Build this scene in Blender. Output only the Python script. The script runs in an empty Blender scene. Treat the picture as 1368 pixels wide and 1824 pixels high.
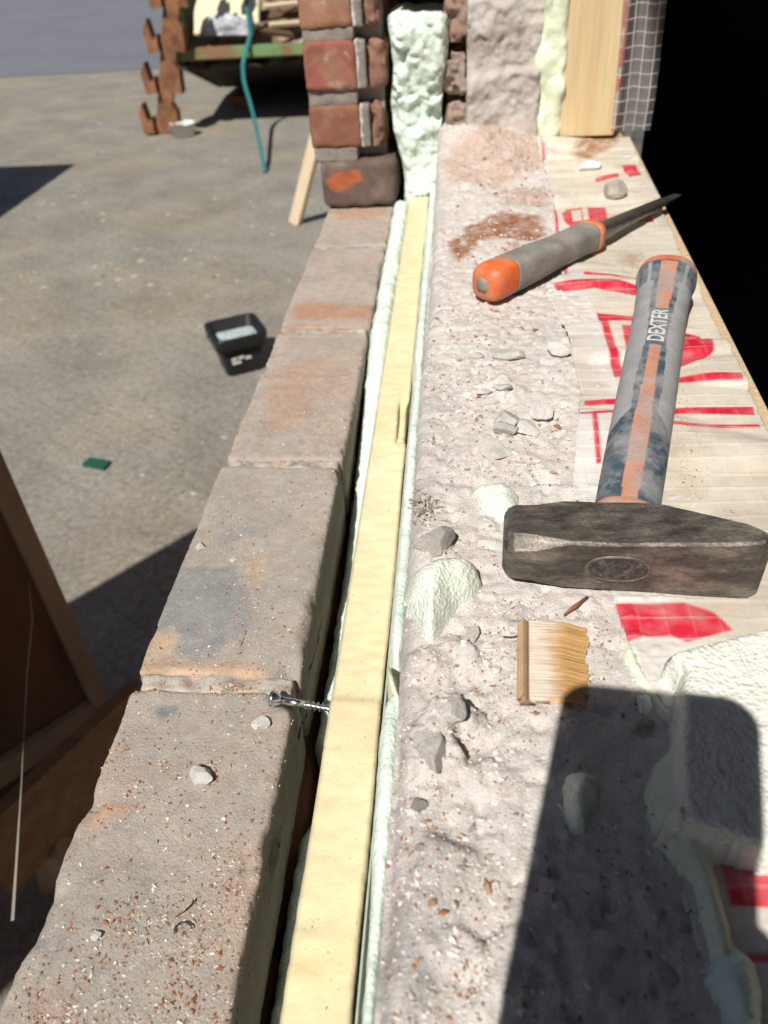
import bpy, bmesh, math, random
import numpy as np
from mathutils import Vector, Matrix
from mathutils.bvhtree import BVHTree

scene = bpy.context.scene
COL = scene.collection
random.seed(4)

# ------------------------------------------------------------------ camera
# world: x across the wall (towards the room), y along the wall, z up, z = 0 top of the outer leaf
F_PX, PPX, PPY = 1370.0, 684.0, 912.0
CAM = np.array([0.0, 0.0, 0.36])
BX = np.array([0.99588263, 0.00494707, -0.09051688])     # world axes seen in the camera (right, down, forward)
BY = np.array([0.07371139, -0.6254128, 0.77680465])
BZ = np.array([-0.0527675, -0.78027839, -0.6232024])
RIGHT = Vector((BX[0], BY[0], BZ[0])); DOWN = Vector((BX[1], BY[1], BZ[1])); FWD = Vector((BX[2], BY[2], BZ[2]))
cd = bpy.data.cameras.new('camera'); cam = bpy.data.objects.new('camera', cd); COL.objects.link(cam)
cd.sensor_fit = 'VERTICAL'; cd.sensor_height = 36.0; cd.lens = 36.0 * F_PX / 1824.0
cd.clip_start = 0.01; cd.clip_end = 400
m = Matrix.Identity(4)
for i in range(3):
    m[i][0] = RIGHT[i]; m[i][1] = -DOWN[i]; m[i][2] = -FWD[i]; m[i][3] = CAM[i]
cam.matrix_world = m
cd.dof.use_dof = True; cd.dof.focus_distance = 0.43; cd.dof.aperture_fstop = 27.04 / 2.6
scene.camera = cam

# ------------------------------------------------------------------ sky and sun
SUN = Vector((0.20992, 0.57848, -0.78822))                # direction the light travels
w = bpy.data.worlds.new('World'); scene.world = w; w.use_nodes = True
nt = w.node_tree
sky = nt.nodes.new('ShaderNodeTexSky'); sky.sky_type = 'NISHITA'; sky.sun_disc = False
sky.sun_elevation = math.asin(-SUN.z); sky.sun_rotation = math.atan2(-SUN.x, -SUN.y)
nt.links.new(sky.outputs[0], nt.nodes['Background'].inputs[0]); nt.nodes['Background'].inputs[1].default_value = 0.05
sd = bpy.data.lights.new('sun', 'SUN'); sun = bpy.data.objects.new('sun', sd); COL.objects.link(sun)
sd.energy = 5.0; sd.angle = math.radians(0.55); sd.color = (1.0, 0.955, 0.88)
sun.rotation_euler = SUN.to_track_quat('-Z', 'Y').to_euler(); sun.location = (-3, -6, 8)
vs = scene.view_settings
vs.view_transform = 'Standard'; vs.look = 'None'; vs.gamma = 1; vs.exposure = 0.04; vs.use_curve_mapping = False
scene.render.engine = 'CYCLES'

# ------------------------------------------------------------------ helpers
def ray(p):
    r = np.array([p[0] - PPX, p[1] - PPY, F_PX]); return np.array([r @ BX, r @ BY, r @ BZ])
def px(p, z):                                             # photo pixel on the horizontal plane z
    d = ray(p); return CAM + d * ((z - CAM[2]) / d[2])
def pxY(p, Y):                                            # photo pixel on the upright plane y = Y
    d = ray(p); return CAM + d * (Y / d[1])
def polyz(pts, z): return np.array([px(p, z)[:2] for p in pts])

def _h(ix, iy, iz, seed):
    n = (ix * 374761393 + iy * 668265263 + iz * 2147483647 + seed * 974634777) & 0xffffffff
    n = ((n ^ (n >> 13)) * 1274126177) & 0xffffffff
    n = ((n ^ (n >> 16)) * 2246822519) & 0xffffffff
    return ((n ^ (n >> 15)) & 0xffff) / 65535.0
def vnoise(P, seed=0):
    P = np.asarray(P, float); i = np.floor(P).astype(np.int64); f = P - i; f = f * f * (3 - 2 * f)
    r = 0
    for dx in (0, 1):
        for dy in (0, 1):
            for dz in (0, 1):
                wgt = (f[:, 0] if dx else 1 - f[:, 0]) * (f[:, 1] if dy else 1 - f[:, 1]) * (f[:, 2] if dz else 1 - f[:, 2])
                r = r + wgt * _h(i[:, 0] + dx, i[:, 1] + dy, i[:, 2] + dz, seed)
    return r
def fbm(P, freq, octs=4, seed=0, gain=0.5):               # about -0.5 .. 0.5
    P = np.asarray(P, float)
    a, s, r = 1.0, 0.0, 0
    for o in range(octs):
        r = r + a * (vnoise(P * freq * 2 ** o + 13.7 * o, seed + o) - 0.5); s += a; a *= gain
    return r / s
def sm(a, b, x):
    t = np.clip((x - a) / (b - a), 0, 1); return t * t * (3 - 2 * t)
def inpoly(x, y, poly):
    r = np.zeros(x.shape, bool); n = len(poly); j = n - 1
    for i in range(n):
        xi, yi = poly[i]; xj, yj = poly[j]
        c = ((yi > y) != (yj > y)) & (x < (xj - xi) * (y - yi) / (yj - yi + 1e-12) + xi)
        r ^= c; j = i
    return r
def polydist(x, y, poly):                                 # distance to the outline
    d = np.full(x.shape, 1e9); n = len(poly)
    for i in range(n):
        a = np.array(poly[i]); b = np.array(poly[(i + 1) % n]); ab = b - a
        t = np.clip(((x - a[0]) * ab[0] + (y - a[1]) * ab[1]) / (ab @ ab + 1e-12), 0, 1)
        d = np.minimum(d, np.hypot(x - a[0] - t * ab[0], y - a[1] - t * ab[1]))
    return d
def smooth_mask(x, y, poly, soft):
    d = polydist(x, y, poly); s = np.where(inpoly(x, y, poly), d, -d); return sm(-soft, soft, s)

def link(o, parent=None):
    COL.objects.link(o)
    if parent is not None: o.parent = parent
    return o
def tag(o, label=None, cat=None, group=None, kind=None):
    if label: o['label'] = label
    if cat: o['category'] = cat
    if group: o['group'] = group
    if kind: o['kind'] = kind
    return o
def empty(name, loc, label, cat, group=None):
    o = bpy.data.objects.new(name, None); COL.objects.link(o); o.location = loc; o.empty_display_size = 0.05
    return tag(o, label, cat, group)
def rel(o, parent):                                       # parent but keep the world place (parents are only translated)
    o.parent = parent; o.location = Vector(o.location) - parent.location; return o
def meshdata(name, V, Fq, mat=None, smooth=True, col=None):
    me = bpy.data.meshes.new(name); V = np.asarray(V, np.float32)
    if isinstance(Fq, np.ndarray):
        n, k = Fq.shape
        me.vertices.add(len(V)); me.vertices.foreach_set('co', V.ravel())
        me.loops.add(n * k); me.loops.foreach_set('vertex_index', Fq.astype(np.int32).ravel())
        me.polygons.add(n); me.polygons.foreach_set('loop_start', np.arange(0, n * k, k, dtype=np.int32))
        me.update(calc_edges=True)
    else:
        me.from_pydata([tuple(map(float, v)) for v in V], [], Fq); me.update()
    me.polygons.foreach_set('use_smooth', np.full(len(me.polygons), smooth))
    if col is not None:
        a = me.attributes.new('col', 'FLOAT_COLOR', 'POINT')
        c = np.ones((len(V), 4), np.float32); c[:, :3] = col; a.data.foreach_set('color', c.ravel())
    if mat: me.materials.append(mat)
    return me
def mk(name, V, Fq, mat, parent=None, smooth=True, col=None, loc=None):
    V = np.asarray(V, float)
    if loc is None and parent is not None: V = V - np.array(parent_world(parent))
    me = meshdata(name, V, Fq, mat, smooth, col)
    o = bpy.data.objects.new(name, me); link(o, parent)
    if loc is not None: o.location = loc
    return o
def parent_world(p):
    t = np.zeros(3)
    while p is not None: t = t + np.array(p.location); p = p.parent
    return t

def gridF(nu, nv, off=0):
    i = np.arange(nu - 1)[:, None] * nv + np.arange(nv - 1)[None, :]
    i = i.ravel() + off
    return np.stack([i, i + nv, i + nv + 1, i + 1], 1)
def boxgrid(size, res):                                   # a box of fine quads with welded edges, centred
    sx, sy, sz = size; n = [max(2, int(round(s / res)) + 1) for s in size]
    Vs, Fs, off = [], [], 0
    for ax in range(3):
        u, v = [(1, 2), (2, 0), (0, 1)][ax]
        gu = np.linspace(-.5, .5, n[u]) * size[u]; gv = np.linspace(-.5, .5, n[v]) * size[v]
        for s in (-1, 1):
            U, W = np.meshgrid(gu, gv, indexing='ij'); P = np.zeros((U.size, 3))
            P[:, ax] = s * size[ax] / 2; P[:, u] = U.ravel(); P[:, v] = W.ravel()
            q = gridF(n[u], n[v], off); Fs.append(q if s > 0 else q[:, ::-1]); Vs.append(P); off += len(P)
    V = np.concatenate(Vs); Fq = np.concatenate(Fs)
    key = np.round(V * 1e6).astype(np.int64)
    _, idx, inv = np.unique(key, axis=0, return_index=True, return_inverse=True)
    return V[idx], inv.ravel()[Fq]
def rough_box(lo, hi, res=0.003, r=0.004, amp=0.0012, fine=0.0005, seed=0, wear=0.0, freq=28):
    lo = np.array(lo, float); hi = np.array(hi, float); size = hi - lo; c = (lo + hi) / 2
    V, Fq = boxgrid(size, res)
    W = V + c
    rr = np.minimum(r * (1 + wear * 2 * np.clip(fbm(W, 60, 3, seed + 9) + .15, 0, 1))[:, None], size * .45)
    inner = np.clip(V, -size / 2 + rr, size / 2 - rr); d = V - inner
    L = np.linalg.norm(d, axis=1, keepdims=True); nrm = d / np.maximum(L, 1e-9)
    P = inner + nrm * np.minimum(rr.min(1, keepdims=True), L)
    flat = L[:, 0] < 1e-9
    disp = amp * 2 * fbm(W, freq, 4, seed) + fine * 2 * fbm(W, 330, 3, seed + 5)
    return P + nrm * disp[:, None] + c, Fq
def tube(pts, rad, n=12, close=True, flat=1.0, up=(0, 0, 1)):
    pts = np.array(pts, float); rad = np.broadcast_to(np.asarray(rad, float), (len(pts),)); V = []
    for i, p in enumerate(pts):
        t = pts[min(i + 1, len(pts) - 1)] - pts[max(i - 1, 0)]; t = t / np.linalg.norm(t)
        u = np.cross(t, up); u = u / max(np.linalg.norm(u), 1e-9); v = np.cross(u, t)
        for k in range(n):
            a = 2 * math.pi * k / n; V.append(p + rad[i] * (math.cos(a) * u + flat * math.sin(a) * v))
    Fs = []
    for i in range(len(pts) - 1):
        for k in range(n):
            a, b = i * n + k, i * n + (k + 1) % n; Fs.append((a, b, b + n, a + n))
    if close:
        Fs.append(tuple(range(n))[::-1]); Fs.append(tuple(range((len(pts) - 1) * n, len(pts) * n)))
    return np.array(V), Fs
def box(lo, hi, bev=0.0):
    bm = bmesh.new(); bmesh.ops.create_cube(bm, size=1)
    lo = np.array(lo, float); hi = np.array(hi, float)
    for v in bm.verts: v.co = Vector(((np.array(v.co) + .5) * (hi - lo) + lo).tolist())
    if bev: bmesh.ops.bevel(bm, geom=bm.edges[:], offset=bev, segments=2, affect='EDGES')
    bm.verts.ensure_lookup_table()
    V = [tuple(v.co) for v in bm.verts]; Fs = [tuple(v.index for v in f.verts) for f in bm.faces]; bm.free()
    return np.array(V), Fs
def join(parts):
    V, Fs, off = [], [], 0
    for a, b in parts:
        V.append(np.asarray(a)); Fs += [tuple(int(i) + off for i in f) for f in b]; off += len(a)
    return np.concatenate(V), Fs
def beam(a, b, wd, th, up=(0, 0, 1), bev=0.0):            # a bar from a to b
    a = np.array(a, float); b = np.array(b, float); L = np.linalg.norm(b - a); t = (b - a) / L
    u = np.cross(t, up); u /= np.linalg.norm(u); v = np.cross(u, t)
    V, Fs = box((0, -wd / 2, -th / 2), (L, wd / 2, th / 2), bev)
    return a + V[:, :1] * t + V[:, 1:2] * u + V[:, 2:] * v, Fs
def rock(dims, seed, sub=4, cuts=13, rough=.05):
    bm = bmesh.new(); bmesh.ops.create_icosphere(bm, subdivisions=sub, radius=1)
    V = np.array([v.co for v in bm.verts]); Fs = np.array([[v.index for v in f.verts] for f in bm.faces]); bm.free()
    rs = np.random.RandomState(seed)
    for k in range(cuts):
        n = rs.normal(size=3); n /= np.linalg.norm(n); d = rs.uniform(.42, .8)
        o = V @ n - d; V = V - np.where(o > 0, o * .93, 0)[:, None] * n
    V = V * (1 + rough * 4 * fbm(V + seed, 1.4, 4, seed) + rough * 2 * fbm(V + seed, 6, 3, seed + 3))[:, None]
    return V / np.abs(V).max(0) * np.array(dims) / 2, Fs

# ------------------------------------------------------------------ materials (all procedural)
def mat(name, base=None, rough=.85, var=.18, vscale=60, fine=0.0, fscale=900, bump=.0, bscale=400, metal=0.0, sss=0.0,
        tint=None, tscale=8, spec=.5, rvar=0.0, rand=0.0, trans=0.0, cell=0.0, cscale=500, stretch=None, alpha=None):
    m = bpy.data.materials.new(name); m.use_nodes = True; N = m.node_tree.nodes; Lk = m.node_tree.links
    b = N['Principled BSDF']; b.inputs['Roughness'].default_value = rough; b.inputs['Metallic'].default_value = metal
    b.inputs['Specular IOR Level'].default_value = spec
    tc = N.new('ShaderNodeTexCoord'); mp = N.new('ShaderNodeMapping'); Lk.new(tc.outputs['Object'], mp.inputs[0])
    oi = N.new('ShaderNodeObjectInfo')
    cm = N.new('ShaderNodeCombineXYZ'); mu = N.new('ShaderNodeMath'); mu.operation = 'MULTIPLY'; mu.inputs[1].default_value = 37.0
    Lk.new(oi.outputs['Random'], mu.inputs[0]); Lk.new(mu.outputs[0], cm.inputs[0]); Lk.new(mu.outputs[0], cm.inputs[2])
    Lk.new(cm.outputs[0], mp.inputs['Location'])
    if stretch: mp.inputs['Scale'].default_value = stretch
    def noise(sc, det=5, ro=.6):
        n = N.new('ShaderNodeTexNoise'); n.inputs['Scale'].default_value = sc; n.inputs['Detail'].default_value = det
        n.inputs['Roughness'].default_value = ro; Lk.new(mp.outputs[0], n.inputs['Vector']); return n.outputs[0]
    def rng(sock, lo, hi, a=.25, c=.75):
        r = N.new('ShaderNodeMapRange'); r.inputs[1].default_value = a; r.inputs[2].default_value = c
        r.inputs[3].default_value = lo; r.inputs[4].default_value = hi; Lk.new(sock, r.inputs[0]); return r.outputs[0]
    if base is None:
        at = N.new('ShaderNodeAttribute'); at.attribute_name = 'col'; c = at.outputs['Color']
    else:
        rg = N.new('ShaderNodeRGB'); rg.outputs[0].default_value = (*base, 1); c = rg.outputs[0]
    if tint:
        mx = N.new('ShaderNodeMix'); mx.data_type = 'RGBA'; mx.inputs[7].default_value = (*tint, 1)
        Lk.new(rng(noise(tscale), 0, 1, .42, .62), mx.inputs[0]); Lk.new(c, mx.inputs[6]); c = mx.outputs[2]
    def scale_by(c, fac):
        mx = N.new('ShaderNodeMix'); mx.data_type = 'RGBA'; mx.blend_type = 'MULTIPLY'; mx.inputs[0].default_value = 1
        cc = N.new('ShaderNodeCombineColor')
        for i in range(3): Lk.new(fac, cc.inputs[i])
        Lk.new(c, mx.inputs[6]); Lk.new(cc.outputs[0], mx.inputs[7]); return mx.outputs[2]
    if var: c = scale_by(c, rng(noise(vscale), 1 - var, 1 + var))
    if fine: c = scale_by(c, rng(noise(fscale, 2, .7), 1 - fine, 1 + fine))
    if rand: c = scale_by(c, rng(oi.outputs['Random'], 1 - rand, 1 + rand, 0, 1))
    Lk.new(c, b.inputs['Base Color'])
    if rvar: Lk.new(rng(noise(vscale * 1.7), rough - rvar, rough + rvar), b.inputs['Roughness'])
    if bump:
        bp = N.new('ShaderNodeBump'); bp.inputs['Strength'].default_value = 1; bp.inputs['Distance'].default_value = bump
        Lk.new(noise(bscale, 6, .65), bp.inputs['Height']); last = bp.outputs[0]
        if cell:
            vo = N.new('ShaderNodeTexVoronoi'); vo.inputs['Scale'].default_value = cscale; Lk.new(mp.outputs[0], vo.inputs['Vector'])
            b2 = N.new('ShaderNodeBump'); b2.inputs['Distance'].default_value = cell; b2.inputs['Strength'].default_value = .8
            Lk.new(vo.outputs['Distance'], b2.inputs['Height']); Lk.new(last, b2.inputs['Normal']); last = b2.outputs[0]
        Lk.new(last, b.inputs['Normal'])
    if sss:
        b.inputs['Subsurface Weight'].default_value = sss; b.inputs['Subsurface Radius'].default_value = (1, 1, .8)
        b.inputs['Subsurface Scale'].default_value = .004
    if alpha is not None: b.inputs['Alpha'].default_value = alpha
    return m

M = {}
M['dust'] = mat('dusty_masonry', None, .95, .13, 90, .18, 1000, .0010, 600, spec=.15)
M['brick'] = mat('brick', None, .92, .2, 45, .15, 700, .0009, 420, spec=.25, rand=.16)
M['mortar'] = mat('mortar', (.33, .30, .265), .95, .22, 60, .15, 800, .0012, 500, spec=.2)
M['facade'] = mat('facade_brick', (.27, .125, .075), .93, .25, 30, .12, 600, .001, 350, spec=.2, rand=.25)
M['foam'] = mat('spray_foam', (.735, .855, .77), .45, .07, 120, .04, 700, .0010, 330, sss=.25, spec=.4, cell=.0007, cscale=420)
M['foamy'] = mat('yellowed_spray_foam', (.78, .835, .645), .5, .1, 70, .04, 600, .0008, 300, sss=.25, spec=.4, cell=.0004, cscale=300)
M['foamw'] = mat('cut_spray_foam', (.865, .865, .785), .7, .06, 110, .06, 900, .0016, 240, sss=.2, spec=.3, cell=.0009, cscale=480)
M['scrap'] = mat('torn_foam_scrap', (.80, .855, .745), .45, .1, 160, .05, 800, .0012, 380, sss=.25, spec=.4, cell=.0008, cscale=520)
M['skipshade'] = mat('shade_dark_skip_underside', (.05, .036, .026), .9, .3, 6)  # near-black brown, shade under the skip's sloping end put into the colour
M['pir'] = mat('insulation_board', None, .75, .06, 70, .04, 800, .0006, 170, sss=.12, spec=.3)
M['foil'] = mat('foil_facing', (.36, .40, .34), .6, .2, 200)
M['chip'] = mat('chipboard', (.60, .45, .27), .85, .22, 220, .2, 700, .0006, 500)
M['post'] = mat('planed_timber', (.70, .55, .325), .6, .10, 22, .05, 260, .0002, 120, stretch=(9, 9, .6), tint=(.64, .47, .255), tscale=9)
M['batten'] = mat('raw_batten', (.74, .60, .42), .7, .12, 20, stretch=(6, 6, .7))
M['dkwood'] = mat('weathered_plywood', (.13, .072, .036), .8, .4, 14, .1, 200, .0006, 90, stretch=(1, 1, .3))
M['ltwood'] = mat('weathered_batten', (.33, .25, .17), .8, .25, 20, stretch=(1, 1, .4))
M['sheet'] = mat('printed_membrane', None, .38, .07, 55, .05, 700, .0003, 160, spec=.5)
M['concrete'] = mat('lump', None, .95, .2, 110, .14, 900, .0009, 600, spec=.2)
M['steel'] = mat('dirty_forged_steel', (.10, .088, .078), .45, .5, 130, .35, 900, .0007, 500, metal=.5, tint=(.235, .21, .18), tscale=110, rvar=.14, stretch=(.35, 1, 1))
M['worn'] = mat('worn_bright_steel', (.40, .38, .35), .38, .3, 300, .2, 1500, .0003, 700, metal=.8)
M['grip'] = mat('dusty_rubber_grip', None, .62, .16, 70, .14, 700, .0004, 420, spec=.4)
M['orange'] = mat('orange_rubber', (.78, .135, .02), .55, .2, 80, .1, 600, .0005, 300, tint=(.56, .22, .12), tscale=60)
M['orangeD'] = mat('dusty_orange_rubber', (.60, .19, .085), .7, .25, 90, .1, 600, .0005, 300, tint=(.47, .30, .22), tscale=60)
M['greyg'] = mat('grey_rubber', (.215, .205, .19), .7, .15, 60, .15, 700, .0005, 300, tint=(.30, .28, .25), tscale=40)
M['blade'] = mat('chisel_blade', (.20, .185, .165), .36, .4, 90, .2, 900, .0002, 300, metal=.8, rvar=.12)
M['chrome'] = mat('zinc_plated', (.72, .73, .74), .22, .08, 300, metal=1.0)
M['torn'] = mat('torn_plywood', None, .8, .15, 60, .10, 500, .0003, 260, stretch=(.3, 2.2, 1))
M['crumb'] = mat('crumbs', None, .95, .15, 400, spec=.2)
M['yard'] = mat('yard_ground', (.245, .23, .205), .95, .22, 3.2, .30, 60, .006, 40, tint=(.27, .24, .185), tscale=1.3)
def pave(m):
    N = m.node_tree.nodes; Lk = m.node_tree.links; b = N['Principled BSDF']; src = b.inputs['Base Color'].links[0].from_socket
    tc = N.new('ShaderNodeTexCoord'); mp = N.new('ShaderNodeMapping'); mp.inputs['Rotation'].default_value = (0, 0, .62); Lk.new(tc.outputs['Object'], mp.inputs[0])
    br = N.new('ShaderNodeTexBrick'); br.inputs['Scale'].default_value = 1; br.inputs['Brick Width'].default_value = .21; br.inputs['Row Height'].default_value = .105; br.inputs['Mortar Size'].default_value = .006; br.inputs['Mortar Smooth'].default_value = .6
    br.inputs['Color1'].default_value = (1, 1, 1, 1); br.inputs['Color2'].default_value = (.86, .87, .88, 1); br.inputs['Mortar'].default_value = (.74, .70, .62, 1); Lk.new(mp.outputs[0], br.inputs['Vector'])
    mx = N.new('ShaderNodeMix'); mx.data_type = 'RGBA'; mx.blend_type = 'MULTIPLY'; mx.inputs[0].default_value = .5; Lk.new(src, mx.inputs[6]); Lk.new(br.outputs[0], mx.inputs[7]); Lk.new(mx.outputs[2], b.inputs['Base Color'])
pave(M['yard'])
M['asphalt'] = mat('asphalt', (.155, .16, .185), .9, .1, 1.2, .22, 50, .004, 70)
M['skipg'] = mat('green_skip_paint', (.15, .265, .105), .7, .25, 5, .1, 60, .002, 40, tint=(.24, .125, .065), tscale=6)
M['rust'] = mat('rust', (.27, .125, .06), .9, .35, 9, .2, 90, .004, 40, tint=(.16, .07, .035), tscale=12)
M['black'] = mat('black_plastic', (.012, .013, .016), .38, .2, 20)
M['grout'] = mat('bucket_dregs', (.40, .46, .47), .7, .3, 40, .3, 90, .003, 60)
M['white'] = mat('white_plastic', (.72, .72, .69), .5, .08, 20)
M['print'] = mat('pale_print', (.62, .62, .60), .6, .1, 300)
M['green'] = mat('green_plastic', (.012, .09, .06), .5, .15, 30)
M['strap'] = mat('turquoise_strap', (.02, .17, .17), .5, .15, 9)
M['bag'] = mat('plastic_bag', (.55, .57, .62), .3, .1, 14, .1, 60, .02, 12)
M['navy'] = mat('navy_lacquer', (.03, .045, .16), .5, .15, 5)
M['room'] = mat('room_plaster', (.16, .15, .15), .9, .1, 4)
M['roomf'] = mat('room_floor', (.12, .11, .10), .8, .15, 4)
M['render'] = mat('pale_render', (.42, .40, .37), .95, .08, 6, .1, 80)
M['site'] = mat('shadow_box_paint', (.10, .14, .20), .6, .1, 5)
M['phone'] = mat('phone_case', (.02, .02, .022), .4, .1, 30)
M['skin'] = mat('skin', (.55, .33, .24), .55, .08, 40, sss=.1)
M['cloth'] = mat('work_jacket', (.05, .06, .09), .9, .15, 30)
M['trouser'] = mat('work_trousers', (.04, .04, .045), .9, .15, 30)
M['moss'] = mat('dry_moss', None, .95, .2, 300)

# clear reinforced film
def film_mat():
    m = bpy.data.materials.new('clear_mesh_film'); m.use_nodes = True; N = m.node_tree.nodes; Lk = m.node_tree.links
    b = N['Principled BSDF']; at = N.new('ShaderNodeAttribute'); at.attribute_name = 'col'
    b.inputs['Base Color'].default_value = (.75, .72, .70, 1); b.inputs['Roughness'].default_value = .25
    sp = N.new('ShaderNodeSeparateColor'); Lk.new(at.outputs['Color'], sp.inputs[0])
    Lk.new(at.outputs['Color'], b.inputs['Base Color'])
    Lk.new(at.outputs['Alpha'], b.inputs['Alpha'])
    return m
M['film'] = film_mat()

# ------------------------------------------------------------------ setting: ground, road, room
ZG = -0.90
V, Fq = box((-60, -40, ZG - .3), (60, 160, ZG)); ground = tag(mk('yard_ground', V, Fq, M['yard'], smooth=False), kind='structure')
ya = px((140, 131), ZG)[1]
n = 60; xs = np.linspace(-60, 60, n)
V = np.array([(x, ya + .035 * x * 0 + .05 * math.sin(x * 1.7), ZG + .004) for x in xs] + [(x, 150, ZG + .004) for x in xs])
road = tag(mk('asphalt_road', V, [(i, i + 1, n + i + 1, n + i) for i in range(n - 1)], M['asphalt'], smooth=False), kind='structure')

XR = 3.6; ROOF = 1.98; YB = -1.6; YE = 4.3
def struct(name, lo, hi, mt): return tag(mk(name, *box(lo, hi), mt, smooth=False), kind='structure')
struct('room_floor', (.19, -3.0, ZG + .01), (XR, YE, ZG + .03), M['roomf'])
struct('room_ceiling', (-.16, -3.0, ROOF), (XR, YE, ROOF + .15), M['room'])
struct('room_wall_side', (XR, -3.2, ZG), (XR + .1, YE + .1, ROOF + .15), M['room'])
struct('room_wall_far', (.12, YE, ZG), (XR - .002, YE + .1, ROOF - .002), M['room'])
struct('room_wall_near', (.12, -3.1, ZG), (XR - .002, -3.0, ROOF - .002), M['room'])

# ------------------------------------------------------------------ outer brick wall (outer leaf)
OX0, OX1 = -0.190, -0.091
joints = [-1.60, -1.36, -1.12, -.885, -.65, -.415, -.18, .055, .286, .513, .762, 1.012, 1.26]
outer = empty('outer_brick_wall', (-.14, .5, ZG), 'dusty outer brick wall with long low ledge beside the cavity, pier at its far end', 'wall')
BVH_V, BVH_F, _off = [], [], 0
def to_bvh(V, Fq):
    global _off
    BVH_V.extend([tuple(v) for v in V]); BVH_F.extend([tuple(int(i) + _off for i in f) for f in Fq]); _off += len(V)
def lerp(c, target, k): return c * (1 - k[:, None]) + np.array(target) * k[:, None]
def warp(V, amt, fr, seed):
    return V[:, 0] + amt * 2 * fbm(V, fr, 3, seed), V[:, 1] + amt * 2 * fbm(V + 5.1, fr, 3, seed + 1)
PATCH = [  # polygon in photo pixels, colour, strength, softness
    ([(300, 1015), (415, 1012), (445, 1060), (430, 1125), (385, 1178), (320, 1165), (268, 1130), (290, 1060)], (0.320, 0.320, 0.314), .95, .004),
    ([(270, 1125), (305, 1120), (318, 1140), (300, 1162), (262, 1165)], (0.640, 0.461, 0.320), .8, .003),
    ([(245, 1165), (300, 1170), (400, 1178), (470, 1190), (470, 1215), (245, 1212)], (0.550, 0.371, 0.237), .75, .004),
    ([(300, 1195), (340, 1185), (380, 1195), (385, 1210), (300, 1212)], (0.678, 0.499, 0.397), .8, .003),
    ([(410, 1188), (450, 1183), (468, 1200), (430, 1215)], (0.666, 0.461, 0.346), .7, .003),
    ([(155, 1455), (185, 1430), (220, 1440), (205, 1465), (150, 1478)], (0.640, 0.397, 0.269), .7, .003),
    ([(190, 1462), (235, 1455), (245, 1480), (200, 1490)], (0.461, 0.461, 0.474), .5, .006),
    ([(270, 1262), (305, 1255), (310, 1268), (285, 1280), (265, 1275)], (0.218, 0.230, 0.256), .8, .0025),
    ([(380, 960), (440, 930), (450, 945), (395, 975)], (0.346, 0.346, 0.358), .6, .004),
    ([(440, 985), (480, 990), (470, 1045), (445, 1035)], (0.589, 0.384, 0.243), .5, .005),
    ([(520, 545), (560, 540), (668, 545), (660, 570), (525, 572)], (0.512, 0.262, 0.154), .75, .008),
    ([(590, 375), (690, 372), (688, 385), (600, 392)], (0.563, 0.320, 0.192), .7, .006),
    ([(480, 580), (655, 578), (650, 592), (480, 596)], (0.461, 0.256, 0.166), .5, .004),
    ([(490, 650), (560, 640), (560, 740), (480, 780), (470, 700)], (0.512, 0.320, 0.218), .55, .012),
    ([(560, 640), (640, 650), (620, 730), (560, 700)], (0.486, 0.320, 0.230), .4, .012),
    ([(400, 1500), (470, 1480), (450, 1824), (400, 1824)], (0.550, 0.384, 0.301), .45, .012),
    ([(60, 1680), (110, 1670), (90, 1720), (60, 1730)], (0.346, 0.339, 0.333), .5, .006),
    ([(480, 1190), (540, 1150), (545, 1210), (490, 1215)], (0.384, 0.371, 0.358), .55, .004),
]
def paint_outer(V, seed, base):
    c = np.tile(np.array(base), (len(V), 1))
    c = lerp(c, (.54, .475, .425), np.clip(fbm(V, 22, 4, 3) * 2.2, 0, .8))
    c = lerp(c, (.385, .355, .325), np.clip(fbm(V + 3, 30, 4, 7) * 2.4, 0, .8))
    c = lerp(c, (.52, .37, .285), np.clip(fbm(V + 9, 35, 4, 11) * 2.0 - .1, 0, .65))
    wx, wy = warp(V, .006, 55, 21)
    for poly, colr, s, soft in PATCH:
        c = lerp(c, colr, s * smooth_mask(wx, wy, polyz(poly, 0), soft) * (.75 + .8 * np.clip(.3 + fbm(V, 120, 3, 2), 0, .5)))
    c = c * np.array([.84, .845, .85])
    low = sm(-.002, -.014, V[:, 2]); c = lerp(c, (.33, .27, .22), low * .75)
    g = np.clip(fbm(V, 420, 2, 31) * 3 - .35, 0, 1) * .55; c = lerp(c, (.52, .48, .43), g * (1 - low))
    g = np.clip(fbm(V + 1, 380, 2, 37) * 3 - .55, 0, 1) * .8; c = lerp(c, (.34, .15, .075), g)
    return c
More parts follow.
